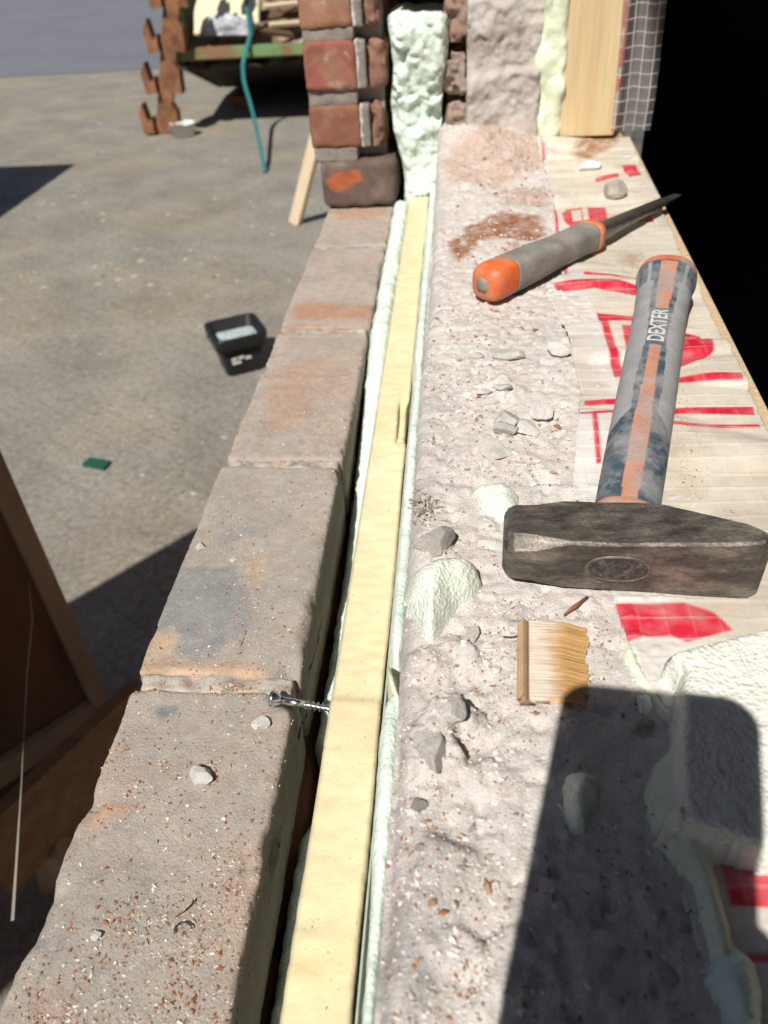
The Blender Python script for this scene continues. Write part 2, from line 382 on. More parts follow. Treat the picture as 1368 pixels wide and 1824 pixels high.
for i in range(len(joints) - 1):
    y0, y1 = joints[i] + .005, joints[i + 1] - .005
    vis = y1 > .0
    rs = np.random.RandomState(i + 40); ox = rs.uniform(-.002, .002); oz = [0, 0, 0, 0, 0, 0, 0, -.001, .001, 0, .001, 0][i]
    V, Fq = rough_box((OX0 + ox, y0, -.062), (OX1 + ox * .5, y1, oz), .0022 if vis else .009, .0032, .0016, .00075, 60 + i, wear=.7)
    # bites out of the arris and shallow pits
    edge = np.minimum(sm(.012, 0, V[:, 0] - OX0) + sm(.014, 0, OX1 - V[:, 0]), 1)
    bite = np.clip(fbm(V, 34, 3, 140 + i) - .1, 0, 1)
    V[:, 2] -= np.where(V[:, 2] > -.03, edge * bite * .018, 0)
    V[:, 0] += np.where(V[:, 2] > -.03, sm(.015, 0, V[:, 0] - OX0) * bite * .013 - sm(.015, 0, OX1 - V[:, 0]) * bite * .02, 0)
    if i in (7, 8):   # broken inner corner at the wide joint
        cc = px((530, 1215), 0); d = np.hypot(V[:, 0] - cc[0], V[:, 1] - cc[1])
        V[:, 2] -= sm(.022, .004, d) * .014 * (V[:, 2] > -.03) * (1 + 1.6 * fbm(V, 150, 3, 5))
    if i == 8:        # broad spall along the inner arris
        cc = px((560, 1090), 0); d = np.hypot((V[:, 0] - cc[0] - .006) * 1.4, (V[:, 1] - cc[1]) * .55)
        V[:, 2] -= sm(.022, .012, d + .01 * fbm(V, 90, 3, 8)) * .006 * (V[:, 2] > -.03)
    base = (.47, .415, .365) if i < 9 else (.50, .42, .365)
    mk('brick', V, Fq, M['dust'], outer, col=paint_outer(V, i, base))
    if vis: to_bvh(V, Fq)
# bed joints between the top bricks: crumbly and slightly recessed
for i, y in enumerate(joints[1:-1]):
    hw = .0065
    V, Fq = rough_box((OX0 + .003, y - hw, -.06), (OX1 - .004, y + hw, -.0018), .002, .002, .0022, .0014, 90 + i, freq=90)
    c = np.tile(np.array((.50, .455, .40)), (len(V), 1)); c = lerp(c, (.42, .24, .15), np.clip(fbm(V, 120, 3, 4) * 3, 0, .8)); c = lerp(c, (.20, .17, .15), np.clip(fbm(V + 2, 150, 3, 6) * 3.4, 0, .8))
    mk('mortar', V, Fq, M['dust'], outer, col=c); to_bvh(V, Fq)
# facade below and beyond (shared low brick mesh)
fb_V, fb_F = rough_box((-.05, -.105, -.03), (.05, .105, .03), .02, .004, .0008, 0, 5)
fb = meshdata('brick', fb_V, fb_F, M['facade'])
PZ = .0752
def facade_brick(y, z):
    o = bpy.data.objects.new('brick', fb); link(o, outer); o.location = Vector((-.141, y, z)) - outer.location
for k in range(11):
    z = -.062 - .0152 - .03 - k * PZ
    for j in range(18):
        y = -1.48 + j * .2205 + (.11 if k % 2 else 0)
        if y < 2.27: facade_brick(y, z)
for k in range(23):
    z = .1115 + k * PZ
    for j in range(4): facade_brick(1.45 + j * .2205 + (.11 if k % 2 else 0), z)
mk('mortar_core', *box((-.184, YB + .004, ZG), (-.0975, 2.36, -.066)), M['mortar'], outer, smooth=False)
mk('mortar_core', *box((-.184, 1.20, -.06), (-.1, 2.36, ROOF - .01)), M['mortar'], outer, smooth=False)

# rest of the house front, plain render: near pier, head of the opening, wall to the far corner
house = empty('rendered_house_wall', (0, 3.0, ZG), 'pale rendered house wall beyond the brick pier, out around the opening', 'wall')
mk('wall_panel', *box((-.19, 2.38, ZG), (.118, YE, ROOF + .6)), M['render'], house, smooth=False)
mk('wall_panel', *box((-.19, -3.1, ZG), (.118, YB - .012, ROOF + .6)), M['render'], house, smooth=False)
mk('lintel', *box((-.192, YB - .01, 1.86), (.12, 2.378, ROOF + .6)), M['render'], house, smooth=False)

# pier: brick end of the outer leaf above the ledge
PY = 1.172
pier_courses = [(.083, .140), (.157, .217), (.229, .289), (.304, .364), (.379, .439)]
RED = [(.30, .13, .085), (.305, .105, .075), (.295, .15, .095), (.29, .13, .085), (.31, .12, .08)]
def paint_pier(V, base, seed, white=True):
    c = np.tile(np.array(base), (len(V), 1))
    c = lerp(c, (.20, .105, .075), np.clip(fbm(V, 40, 4, seed) * 2.5, 0, .8))
    c = lerp(c, (.36, .22, .15), np.clip(fbm(V + 4, 30, 4, seed + 2) * 2.4, 0, .7))
    c = lerp(c, (.55, .50, .46), np.clip(fbm(V + 8, 70, 4, seed + 4) * 4 - .75, 0, .8))
    return c
# lowest dark brick
V, Fq = rough_box((-.195, PY - .004, .003), (-.086, PY + .2, .067), .003, .006, .003, .001, 201, wear=1.2)
c = np.tile(np.array((.135, .095, .08)), (len(V), 1)); c = lerp(c, (.23, .17, .145), np.clip(fbm(V, 45, 4, 3) * 3, 0, .9))
pp = [pxY(p, PY)[[0, 2]] for p in [(583, 318), (600, 305), (640, 300), (647, 318), (625, 330), (600, 342), (588, 335)]]
c = lerp(c, (.42, .115, .05), smooth_mask(V[:, 0] + .004 * fbm(V, 90, 2, 4), V[:, 2] + .004 * fbm(V, 90, 2, 5), pp, .002) * .95)
mk('brick', V, Fq, M['brick'], outer, col=c)
for k, (z0, z1) in enumerate(pier_courses):
    w1 = -.132 - .001 * k
    V, Fq = rough_box((-.205 + .001 * (k % 2), PY - .003 * (k % 2), z0), (w1, PY + .2, z1), .003, .005, .002, .0008, 210 + k, wear=1.0)
    mk('brick', V, Fq, M['brick'], outer, col=paint_pier(V, RED[k], 70 + k))
    rx = -.088 - .006 * ((k * 7) % 3) - (.012 if k == 0 else 0)
    V, Fq = rough_box((w1 + .011, PY + .006 + .005 * (k % 2), z0 - .004), (rx, PY + .2, z1 - .002 * k), .003, .008, .004, .001, 230 + k, wear=1.5)
    mk('brick', V, Fq, M['brick'], outer, col=paint_pier(V, (.25, .135, .10), 90 + k))
    # upright joint with a white lime streak
    V, Fq = rough_box((w1 - .001, PY + .0015, z0 + .001), (w1 + .0125, PY + .19, z1 - .001), .0025, .002, .0012, .0012, 250 + k, freq=120)
    c = np.tile(np.array((.24, .215, .19)), (len(V), 1)); c = lerp(c, (.70, .68, .66), np.clip(sm(.0045, .001, V[:, 0] - w1 + .002 + .006 * fbm(V, 160, 3, k)) * 1.2 - .25 * fbm(V, 300, 2, 1), 0, .95))
    mk('mortar', V, Fq, M['brick'], outer, col=c)
zj = [.067] + [b for a, b in pier_courses]; zt = [a for a, b in pier_courses] + [.454]
for k in range(5):
    V, Fq = rough_box((-.203, PY + .003, zj[k] - .002), (-.135 if k else -.14, PY + .19, zt[k] + .002), .0025, .002, .0016, .001, 270 + k, freq=80)
    c = np.tile(np.array((.265, .24, .21)), (len(V), 1)); c = lerp(c, (.19, .165, .14), np.clip(fbm(V, 90, 3, k) * 3, 0, .8))
    mk('mortar', V, Fq, M['brick'], outer, col=c)
mk('mortar_core', *box((-.2, PY + .03, .45), (-.095, PY + .2, ROOF - .02)), M['mortar'], outer, smooth=False)

# ------------------------------------------------------------------ inner wall (inner leaf) with its dusty top
IZ = .085
inner = empty('inner_masonry_wall', (.04, .4, ZG), 'pale dusty inner wall ledge with mortar crust beside the cavity', 'wall')
FEAT = [  # photo pixel, radius m, height m, squash x
    ((778, 1335), .013, .011, 1.0), ((805, 1280), .010, .008, .9), ((775, 1300), .009, .005, 1), ((850, 1290), .006, .003, 1),
    ((770, 990), .011, .009, 1.0), ((800, 1180), .013, .004, 1), ((740, 1190), .010, .003, 1), ((830, 1170), .006, .004, 1),
    ((860, 1390), .010, .003, 1), ((905, 1720), .014, .003, 1), ((820, 1690), .008, .003, 1), ((950, 1200), .012, .002, 1),
    ((860, 690), .016, .005, 1), ((900, 700), .012, .004, 1), ((880, 590), .02, .003, 1), ((820, 520), .02, .003, 1), ((1000, 660), .012, .004, 1),
    ((900, 300), .03, .010, 1), ((850, 270), .03, .008, 1), ((930, 350), .025, .006, 1), ((830, 330), .02, .005, 1), ((880, 430), .025, .004, 1)]
def inner_z(x, y):
    P = np.stack([x, y, np.zeros_like(x)], 1)
    z = IZ + .0026 * fbm(P, 20, 4, 301) + .0030 * (np.abs(fbm(P, 120, 4, 305)) * 2 - .25) + .0012 * fbm(P, 480, 3, 309)
    for p, r, hh, q in FEAT:
        c = px(p, IZ); d = np.hypot((x - c[0]) * q, y - c[1]) / r + 1.5 * fbm(P, 110, 4, int(p[0]))
        z = z + hh * .7 * sm(1.1, .75, d)
    # lumpy rise towards the far pier
    z = z + sm(.95, 1.2, y) * (.022 + .03 * np.clip(fbm(P, 26, 4, 330) + .2, 0, 1)) * sm(.16, .03, x)
    # trowel ridge near the bottom
    a = px((808, 1492), IZ)[:2]; b = px((690, 1824), IZ)[:2]; ab = b - a; L = np.linalg.norm(ab)
    t = np.clip(((x - a[0]) * ab[0] + (y - a[1]) * ab[1]) / L ** 2, 0, 1.3); s = ((x - a[0]) * ab[1] - (y - a[1]) * ab[0]) / L
    dd = (x - a[0] - t * ab[0]) * (-ab[1] / L) + (y - a[1] - t * ab[1]) * (ab[0] / L)
    dist = np.hypot(x - a[0] - t * ab[0], y - a[1] - t * ab[1])
    z = z + .006 * sm(.016, .002, dist) * sm(0, .1, t)
    # pits
    z = z - .0016 * sm(.16, .28, fbm(P, 48, 3, 340)) - .0024 * sm(.17, .26, fbm(P + 3, 110, 3, 342))
    # faint brick joint
    for yj in (px((800, 588), IZ)[1],):
        z = z - .0028 * sm(.006, .001, np.abs(y - yj + .004 * fbm(P, 40, 2, 7))) * sm(.05, .0, x)
    # rounded arris on the cavity side
    xe = -.0235 + .0012 * np.sin(y * 11) + .003 * fbm(np.stack([y, y * 0, y * 0], 1), 26, 3, 350)
    e = np.clip((xe + .010 - x) / .010, 0, 1); z = z - .009 * (1 - np.sqrt(np.clip(1 - e ** 2, 0, 1)))
    return z
res = .0016
gx = np.arange(-.0245, .135, res); gy = np.arange(-.35, 1.235, res)
X, Y = np.meshgrid(gx, gy, indexing='ij'); Z = inner_z(X.ravel(), Y.ravel())
V = np.stack([X.ravel(), Y.ravel(), Z], 1); Fq = gridF(len(gx), len(gy))
# skirt down the cavity side
sk = []; nsk = 14
for k in range(1, nsk + 1):
    s = V[:len(gy)].copy(); s[:, 2] = V[:len(gy), 2] + (-.25 - V[:len(gy), 2]) * (k / nsk) ** 1.6; s[:, 0] += .0015 * fbm(s, 60, 3, 5); sk.append(s)
SV = np.concatenate([V[:len(gy)]] + sk); SF = gridF(nsk + 1, len(gy), len(V))[:, ::-1]
VV = np.concatenate([V, SV]); FF = np.concatenate([Fq, SF])
c = np.tile(np.array((.63, .585, .555)), (len(VV), 1))
c = lerp(c, (.545, .515, .49), np.clip(fbm(VV, 16, 4, 401) * 2.4 + .05, 0, .8))
c = lerp(c, (.70, .66, .625), np.clip(fbm(VV + 3, 40, 4, 405) * 2.6, 0, .8))
c = lerp(c, (.56, .46, .40), np.clip(fbm(VV + 7, 28, 4, 409) * 2.2 - .15, 0, .5))
wx, wy = warp(VV, .010, 45, 411)
IP = [
    ([(800, 440), (830, 400), (900, 375), (965, 385), (970, 420), (920, 430), (860, 430), (815, 465)], (.30, .115, .05), 1.0, .005),
    ([(790, 300), (850, 262), (960, 258), (965, 300), (880, 338), (800, 328)], (0.475, 0.297, 0.211), .7, .012),
    ([(870, 345), (975, 330), (980, 370), (900, 365)], (0.436, 0.277, 0.198), .7, .010),
    ([(900, 440), (940, 430), (935, 470), (905, 480)], (0.363, 0.154, 0.066), .6, .008),
    ([(700, 820), (790, 800), (770, 900), (715, 900)], (0.449, 0.416, 0.396), .6, .010),
    ([(760, 690), (830, 690), (790, 840), (735, 850)], (0.475, 0.449, 0.429), .55, .010),
    ([(720, 1180), (790, 1170), (770, 1260), (712, 1260)], (0.475, 0.396, 0.330), .55, .010),
    ([(808, 1485), (835, 1520), (760, 1824), (655, 1824), (700, 1610)], (0.409, 0.396, 0.389), .75, .007),
    ([(735, 1600), (760, 1560), (735, 1680), (705, 1690)], (0.370, 0.363, 0.356), .5, .006),
    ([(770, 480), (830, 480), (800, 600), (765, 590)], (0.528, 0.475, 0.449), .4, .012),
    ([(830, 550), (960, 545), (950, 600), (840, 600)], (0.581, 0.488, 0.436), .4, .015),
]
for poly, colr, s, soft in IP:
    c = lerp(c, colr, s * smooth_mask(wx, wy, polyz(poly, IZ), soft) * np.clip(.8 + 1.2 * fbm(VV, 110, 4, 415), 0, 1))
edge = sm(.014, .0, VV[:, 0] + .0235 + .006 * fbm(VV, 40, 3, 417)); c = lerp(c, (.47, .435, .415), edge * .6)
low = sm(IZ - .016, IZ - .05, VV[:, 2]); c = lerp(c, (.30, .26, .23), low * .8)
g = np.clip(fbm(VV, 300, 2, 421) * 3 - .35, 0, 1) * .6; c = lerp(c, (.76, .72, .68), g)
g = np.clip(fbm(VV + 1, 330, 2, 425) * 3 - .62, 0, 1) * .7; c = lerp(c, (.36, .20, .13), g)
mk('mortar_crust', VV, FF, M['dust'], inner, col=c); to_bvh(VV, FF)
mk('masonry_core', *box((-.021, YB, ZG), (.113, 2.37, .066)), M['mortar'], inner, smooth=False)
mk('masonry_core', *box((-.012, PY + .05, .06), (.112, 2.37, ROOF - .01)), M['mortar'], inner, smooth=False)
mk('masonry_core', *box((-.021, YB, .066), (.113, -.345, IZ - .002)), M['mortar'], inner, smooth=False)
# torn inner pier: crusted bricks above the ledge
def crust(lo, hi, seed, base, amp=.008):
    V, Fq = rough_box(lo, hi, .003, .012, amp, .0018, seed, wear=1.4, freq=30)
    V[:, 1] -= .008 * np.abs(fbm(V, 60, 4, seed + 2)) * 2
    c = np.tile(np.array(base), (len(V), 1)); c = lerp(c, (.40, .365, .345), np.clip(fbm(V, 30, 4, seed) * 3 + .1, 0, .9)); c = lerp(c, (.30, .20, .155), np.clip(fbm(V + 4, 34, 4, seed + 1) * 3 - .1, 0, .8))
    return mk('brick', V, Fq, M['dust'], inner, col=c)
crust((-.016, PY + .008, .075), (.022, PY + .15, .137), 501, (.36, .27, .22))
crust((-.018, PY + .006, .142), (.016, PY + .15, .198), 502, (.36, .27, .22))
crust((-.017, PY + .008, .203), (.020, PY + .15, .262), 503, (.31, .20, .15))
crust((-.016, PY + .010, .266), (.022, PY + .15, .330), 504, (.30, .20, .15))
V, Fq = rough_box((.014, PY + .004, .06), (.112, PY + .15, .46), .0022, .006, .001, .0012, 505)
fr_ = sm(PY + .02, PY + .004, V[:, 1]); P = V * np.array([1, 0, 1.])
rel_ = .018 * fbm(P, 16, 4, 506) + .010 * np.abs(fbm(P, 40, 4, 508)) * 2 + .005 * fbm(P, 130, 4, 510)
stp = .010 * sm(-.004, .004, .172 + .03 * (V[:, 0] - .06) + .03 * fbm(P, 25, 3, 512) - V[:, 2]) + .007 * sm(-.003, .003, .245 - .25 * (V[:, 0] - .06) + .04 * fbm(P, 30, 3, 514) - V[:, 2]) + .014 * sm(.125, .075, V[:, 2])
V[:, 1] -= fr_ * (rel_ + stp - .004)
c = np.tile(np.array((.47, .43, .40)), (len(V), 1)); c = lerp(c, (.56, .52, .49), np.clip(fbm(V, 30, 4, 516) * 3 + .1, 0, .9)); c = lerp(c, (.38, .26, .20), np.clip(fbm(V + 4, 34, 4, 517) * 3 - .2, 0, .7))
c = lerp(c, (.46, .34, .27), sm(.13, .09, V[:, 2] + .02 * fbm(V, 40, 3, 518)) * .7)
mk('mortar_crust', V, Fq, M['dust'], inner, col=c)
# ------------------------------------------------------------------ insulation board in the cavity
def pir_board():
    lo, hi = (-.0675, -.42, -.09), (-.0388, 1.174, .016)
    V, Fq = rough_box(lo, hi, .0024, .0012, .0006, .00035, 601, freq=24)
    t = V[:, 1]; top = V[:, 2] > .006
    V[:, 2] += np.where(top, .0016 * 2 * fbm(V, 30, 3, 603) + .0008 * 2 * fbm(V * np.array([.4, 1, 1]), 210, 2, 607), 0)
    lx = V[:, 0] < -.06; rx = V[:, 0] > -.046
    wob = .0011 * 2 * fbm(np.stack([t, t * 0, t * 0], 1), 22, 4, 611)
    V[:, 0] += np.where(top, wob, 0)
    # broken notch on the right side
    cy = px((735, 740), .016)[1]; d = np.abs(t - cy) + .02 * fbm(V, 60, 3, 9)
    k = sm(.05, .012, d) * (V[:, 0] > -.047) * (V[:, 2] > -.02)
    V[:, 2] -= k * .006; V[:, 0] -= k * .003
    cy = px((600, 1245), .016)[1]; V[:, 2] -= np.where(top, .0022 * sm(-.004, .004, t - cy), 0)
    c = np.tile(np.array((.75, .635, .405)), (len(V), 1))
    c = lerp(c, (.78, .69, .475), np.clip(fbm(V, 25, 3, 615) * 2.5, 0, .8)); c = lerp(c, (.70, .56, .30), np.clip(fbm(V + 4, 45, 4, 617) * 2.2 - .05, 0, .6))
    side = np.minimum(np.abs(V[:, 0] + .0675), np.abs(V[:, 0] + .0388)); e = sm(.0016, .0004, side + .001 * fbm(V, 200, 2, 619))
    c = lerp(c, (.36, .30, .19), e * .65)
    g = np.clip(fbm(V, 170, 2, 621) * 3 - .95, 0, 1) * .7; c = lerp(c, (.50, .40, .25), g)
    o = mk('insulation_board', V, Fq, M['pir'], col=c); to_bvh(V, Fq)
    tag(o, 'long pale yellow insulation board standing on edge in the wall cavity', 'board')
    mk('facing', *box((-.0693, -.42, -.09), (-.0681, 1.17, .004)), M['foil'], o, smooth=False)
    mk('facing', *box((-.0382, -.42, -.09), (-.0372, 1.17, .0115)), M['foil'], o, smooth=False)
pir_board()

# ------------------------------------------------------------------ spray foam
def foam_strip(name, ys, cx, rx, ztop, depth, seed, mt, lump=.004, fr=70):
    ys = np.asarray(ys); n = 26; V = []
    for i, y in enumerate(ys):
        for k in range(n):
            a = 2 * math.pi * k / n
            u = math.copysign(abs(math.cos(a)) ** .7, math.cos(a)); v = math.copysign(abs(math.sin(a)) ** .8, math.sin(a))
            V.append((cx[i] + rx[i] * u, y, ztop[i] - depth[i] + depth[i] * v))
    V = np.array(V); C = np.repeat(np.stack([cx, ys, ztop - depth], 1), n, 0)
    d = V - C; d[:, 1] = 0; d /= np.maximum(np.linalg.norm(d, axis=1, keepdims=True), 1e-9)
    P = V * np.array([1, 1, .7])
    b = np.abs(fbm(P, fr, 4, seed)) * 3 + 1.0 * fbm(P, fr * .4, 3, seed + 3) * 2 + .5 * fbm(P, fr * 3.2, 3, seed + 8) - .2
    V = V + d * (lump * b + .0006 * 2 * fbm(P, 420, 2, seed + 4))[:, None]
    V[:, 1] += lump * fbm(P + 3, fr, 2, seed + 6)
    Fs = []
    i = np.arange(len(ys) - 1)[:, None] * n; k = np.arange(n)[None, :]; k2 = (k + 1) % n
    Fs = np.stack([(i + k).ravel(), (i + n + k).ravel(), (i + n + k2).ravel(), (i + k2).ravel()], 1)
    caps0 = np.array([[0, (j + 1), j, j] for j in range(1, n - 1)])
    F = [tuple(f) for f in Fs] + [tuple(range(n)), tuple(range((len(ys) - 1) * n, len(ys) * n))[::-1]]
    return V, F
yA = np.arange(-.40, .232, .0025); k = np.ones_like(yA); e = np.sqrt(np.clip((.2335 - yA) / .012, 0, 1))
V, Fq = foam_strip('foam', yA, -.0785 * k, .0092 * e + .001, -.056 * k - .006 * (1 - e), .022 * k, 701, None, .0024)
tag(mk('foam_bead', V, Fq, M['foam']), 'mint green foam bead along the board, rounded end stopping short of the screw', 'foam'); to_bvh(V, Fq)
yB = np.arange(.276, 1.172, .0025); s = sm(.42, .80, yB); s2 = sm(.8, 1.15, yB); e = np.sqrt(np.clip((yB - .275) / .01, 0, 1))
V, Fq = foam_strip('foam', yB, -.0778 - .0009 * s, (.0090 + .0016 * s + .001 * s2) * e + .001, -.050 + .056 * s + .004 * s2, .026 + 0 * yB, 705, None, .0028 )
tag(mk('foam_bead', V, Fq, M['foam']), 'mint foam bead between outer bricks and board, from screw to pier', 'foam'); to_bvh(V, Fq)
# right hand side, against the inner wall
yC = np.arange(-.40, .236, .0025); e = np.sqrt(np.clip((.238 - yC) / .01, 0, 1))
V, Fq = foam_strip('foam', yC, -.0287 + 0 * yC, .0030 * e + .0025 * e * sm(.1, .19, yC) + .0006, .060 - .006 * (1 - e) + .004 * np.sin(yC * 40), .035 + 0 * yC, 711, None, .0026, 55)
tag(mk('foam_bead', V, Fq, M['foam']), 'mint foam sheet clinging to the inner wall beside the board, ending at the screw tip', 'foam')
yD = np.arange(.262, .560, .0025); e = np.sqrt(np.clip((yD - .261) / .012, 0, 1)) * np.sqrt(np.clip((.562 - yD) / .012, 0, 1))
V, Fq = foam_strip('foam', yD, -.0292 + 0 * yD, .0054 * e + .0006, .057 + .003 * np.sin(yD * 31) - .008 * (1 - e), .045 + 0 * yD, 715, None, .0032, 50)
tag(mk('foam_bead', V, Fq, M['foam']), 'mint foam sheet on the inner wall from screw tip to the notched board edge', 'foam')
yE = np.arange(.585, 1.172, .0025); s = sm(.62, 1.0, yE); e = np.sqrt(np.clip((yE - .584) / .012, 0, 1))
V, Fq = foam_strip('foam', yE, -.0300 - .001 * s, (.0056 + .0018 * s) * e + .0006, .056 - .026 * s - .01 * (1 - e), .04 + 0 * yE, 719, None, .0034, 50)
tag(mk('foam_bead', V, Fq, M['foam']), 'mint foam bead between board and inner wall, reaching the foam column', 'foam')
# thin loose foam flap by the screw tip
V = []; fl = [(690, 1190), (697, 1225), (712, 1255), (707, 1300), (690, 1350)]; fr_ = [(688, 1185), (690, 1230), (692, 1270), (688, 1310), (684, 1355)]
for a, b in zip(fl, fr_):
    V.append(px(a, .060)); V.append(px(b, .035))
V = np.array(V); Fs = [(2 * i, 2 * i + 1, 2 * i + 3, 2 * i + 2) for i in range(4)]
o = mk('foam_flap', V, Fs, M['foamy']); md = o.modifiers.new('s', 'SUBSURF'); md.levels = md.render_levels = 2; md = o.modifiers.new('t', 'SOLIDIFY'); md.thickness = .0016
tag(o, 'thin torn foam flap curling out of the gap at the screw tip', 'foam')

# foam column in the pier
lo, hi = (-.0865, PY + .004, -.02), (-.0165, PY + .12, .243)
V, Fq = rough_box(lo, hi, .0026, .010, .004, .0012, 721, wear=1.0, freq=36)
tz = (V[:, 2] - .0) / .24; cx = -.0515
V[:, 0] = cx + (V[:, 0] - cx) * (.72 + .28 * sm(.05, .5, tz) + .12 * sm(.75, .95, tz)) + .003 * np.sin(tz * 9)
fr_ = sm(PY + .03, PY + .004, V[:, 1])
P = V * np.array([1, 0, 1]); b = .020 * fbm(P, 15, 2, 724) + .010 * (np.abs(fbm(P, 50, 4, 725)) * 2) * (.4 + 1.6 * vnoise(P * 22, 5)) + .009 * fbm(P, 150, 4, 727) - .010 * sm(.12, .18, fbm(P, 34, 3, 731))
V[:, 1] -= fr_ * (b - .003 + .010 * sm(.6, .8, tz) - .008 * sm(.62, .5, tz) * sm(.4, .5, tz))
V[:, 2] += .006 * fbm(P, 60, 3, 733)
tag(mk('foam_column', V, Fq, M['foam']), 'tall torn column of mint green spray foam filling the cavity in the pier', 'foam')
V, Fq = rough_box((-.078, PY - .008, .262), (-.026, PY + .1, .31), .004, .004, .002, .0008, 741)
tag(mk('brick_fragment', V, Fq, M['brick'], col=np.tile(np.array((.36, .31, .26)), (len(V), 1))), 'pale brick piece bridging the cavity above the foam column', 'brick')

# foam strip beside the timber post (yellow green)
lo, hi = (.108, PY - .006, .075), (.1455, PY + .06, .40)
V, Fq = rough_box(lo, hi, .003, .010, .004, .0008, 745, wear=.8, freq=28)
V[:, 1] -= .012 * np.abs(fbm(V * np.array([1, 0, 1]), 28, 3, 747)) * 2 * (V[:, 1] < PY + .03); V[:, 0] += .003 * np.sin(V[:, 2] * 60) * (V[:, 0] < .12)
tag(mk('foam_strip', V, Fq, M['foamy']), 'yellow green foam strip squeezed between rough masonry and timber post', 'foam')

# ------------------------------------------------------------------ chipboard sill with printed membrane
def edge_x(y):
    a = px((1125, 245), IZ); b = px((1368, 720), IZ); return a[0] + (y - a[1]) * (b[0] - a[0]) / (b[1] - a[1])
sy = np.linspace(-.6, 1.235, 90)
V = []; Fs = []
for i, y in enumerate(sy):
    e = edge_x(y) if y > -.2 else edge_x(-.2)
    e = max(e, .15)
    for x, z in ((.116, .064), (.116, .083), (e - .0008, .083), (e, .0822), (e, .0645), (e - .001, .064)): V.append((x, y, z))
for i in range(len(sy) - 1):
    for k in range(6): a, b = i * 6 + k, i * 6 + (k + 1) % 6; Fs.append((a, b, b + 6, a + 6))
Fs += [tuple(range(6))[::-1], tuple(range(len(V) - 6, len(V)))]
sill = tag(mk('chipboard_sill', V, Fs, M['chip'], smooth=False), 'raw chipboard window sill under the printed membrane, dark room below its edge', 'board')
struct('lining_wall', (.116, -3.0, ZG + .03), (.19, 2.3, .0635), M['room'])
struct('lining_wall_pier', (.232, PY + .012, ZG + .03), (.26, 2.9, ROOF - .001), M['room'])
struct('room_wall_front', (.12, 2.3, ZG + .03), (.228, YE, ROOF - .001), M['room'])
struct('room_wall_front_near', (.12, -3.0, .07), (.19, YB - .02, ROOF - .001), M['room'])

LEFT = [(952, 232), (956, 262), (975, 320), (985, 350), (988, 420), (1000, 490), (970, 520), (985, 548), (1000, 580), (1012, 610), (1020, 640), (1032, 690), (1030, 730), (1022, 800), (1018, 870), (1022, 885), (1040, 910), (1080, 1000), (1093, 1075), (1106, 1110), (1122, 1150), (1150, 1210), (1185, 1270), (1200, 1400), (1215, 1600), (1290, 1824)]
lw = polyz(LEFT, IZ + .002)
RIGHTP = [(edge_x(y) - (.0085 if y < .9 else .006), y) for y in (.0, .2, .46, .70, .9, 1.0, 1.16)]
mem_poly = list(map(tuple, lw)) + [(.105, -.10), (.155, -.10)] + RIGHTP
def mem_wrinkle(x, y):
    P = np.stack([x, y, 0 * x], 1)
    return .0026 * fbm(P * np.array([.35, 1, 1]), 38, 4, 801) + .0026 * fbm(P, 16, 3, 803) + .0050 * sm(.0, .25, fbm(P * np.array([.3, 1, 1]), 30, 2, 805)) * sm(.2, .45, y)
gx = np.arange(.045, .245, .0011); gy = np.arange(-.10, 1.165, .0011)
X, Y = np.meshgrid(gx, gy, indexing='ij'); x = X.ravel(); y = Y.ravel()
band = (x > .045)
z = np.maximum(IZ + .0012 + mem_wrinkle(x, y), .0845)
inx = x < .134
zi = np.full(x.shape, -1.0); zi[inx] = inner_z(x[inx], y[inx]) + .0012
z = np.where(x < .116, np.maximum(z, zi), z)
P3 = np.stack([x, y, 0 * x], 1)
wob = .0018 * fbm(P3, 30, 3, 811) * 2; wob2 = .0012 * fbm(P3 + 7, 25, 3, 813) * 2
c = np.tile(np.array((.66, .60, .51)), (len(x), 1))
c = lerp(c, (.68, .65, .62), sm(.122, .108, x)); c = lerp(c, (.52, .46, .38), np.clip(fbm(P3, 18, 4, 815) * 2.4, 0, .7))
c = lerp(c, (.46, .36, .27), np.clip(fbm(P3 + 3, 24, 4, 817) * 2.2 - .2, 0, .6))
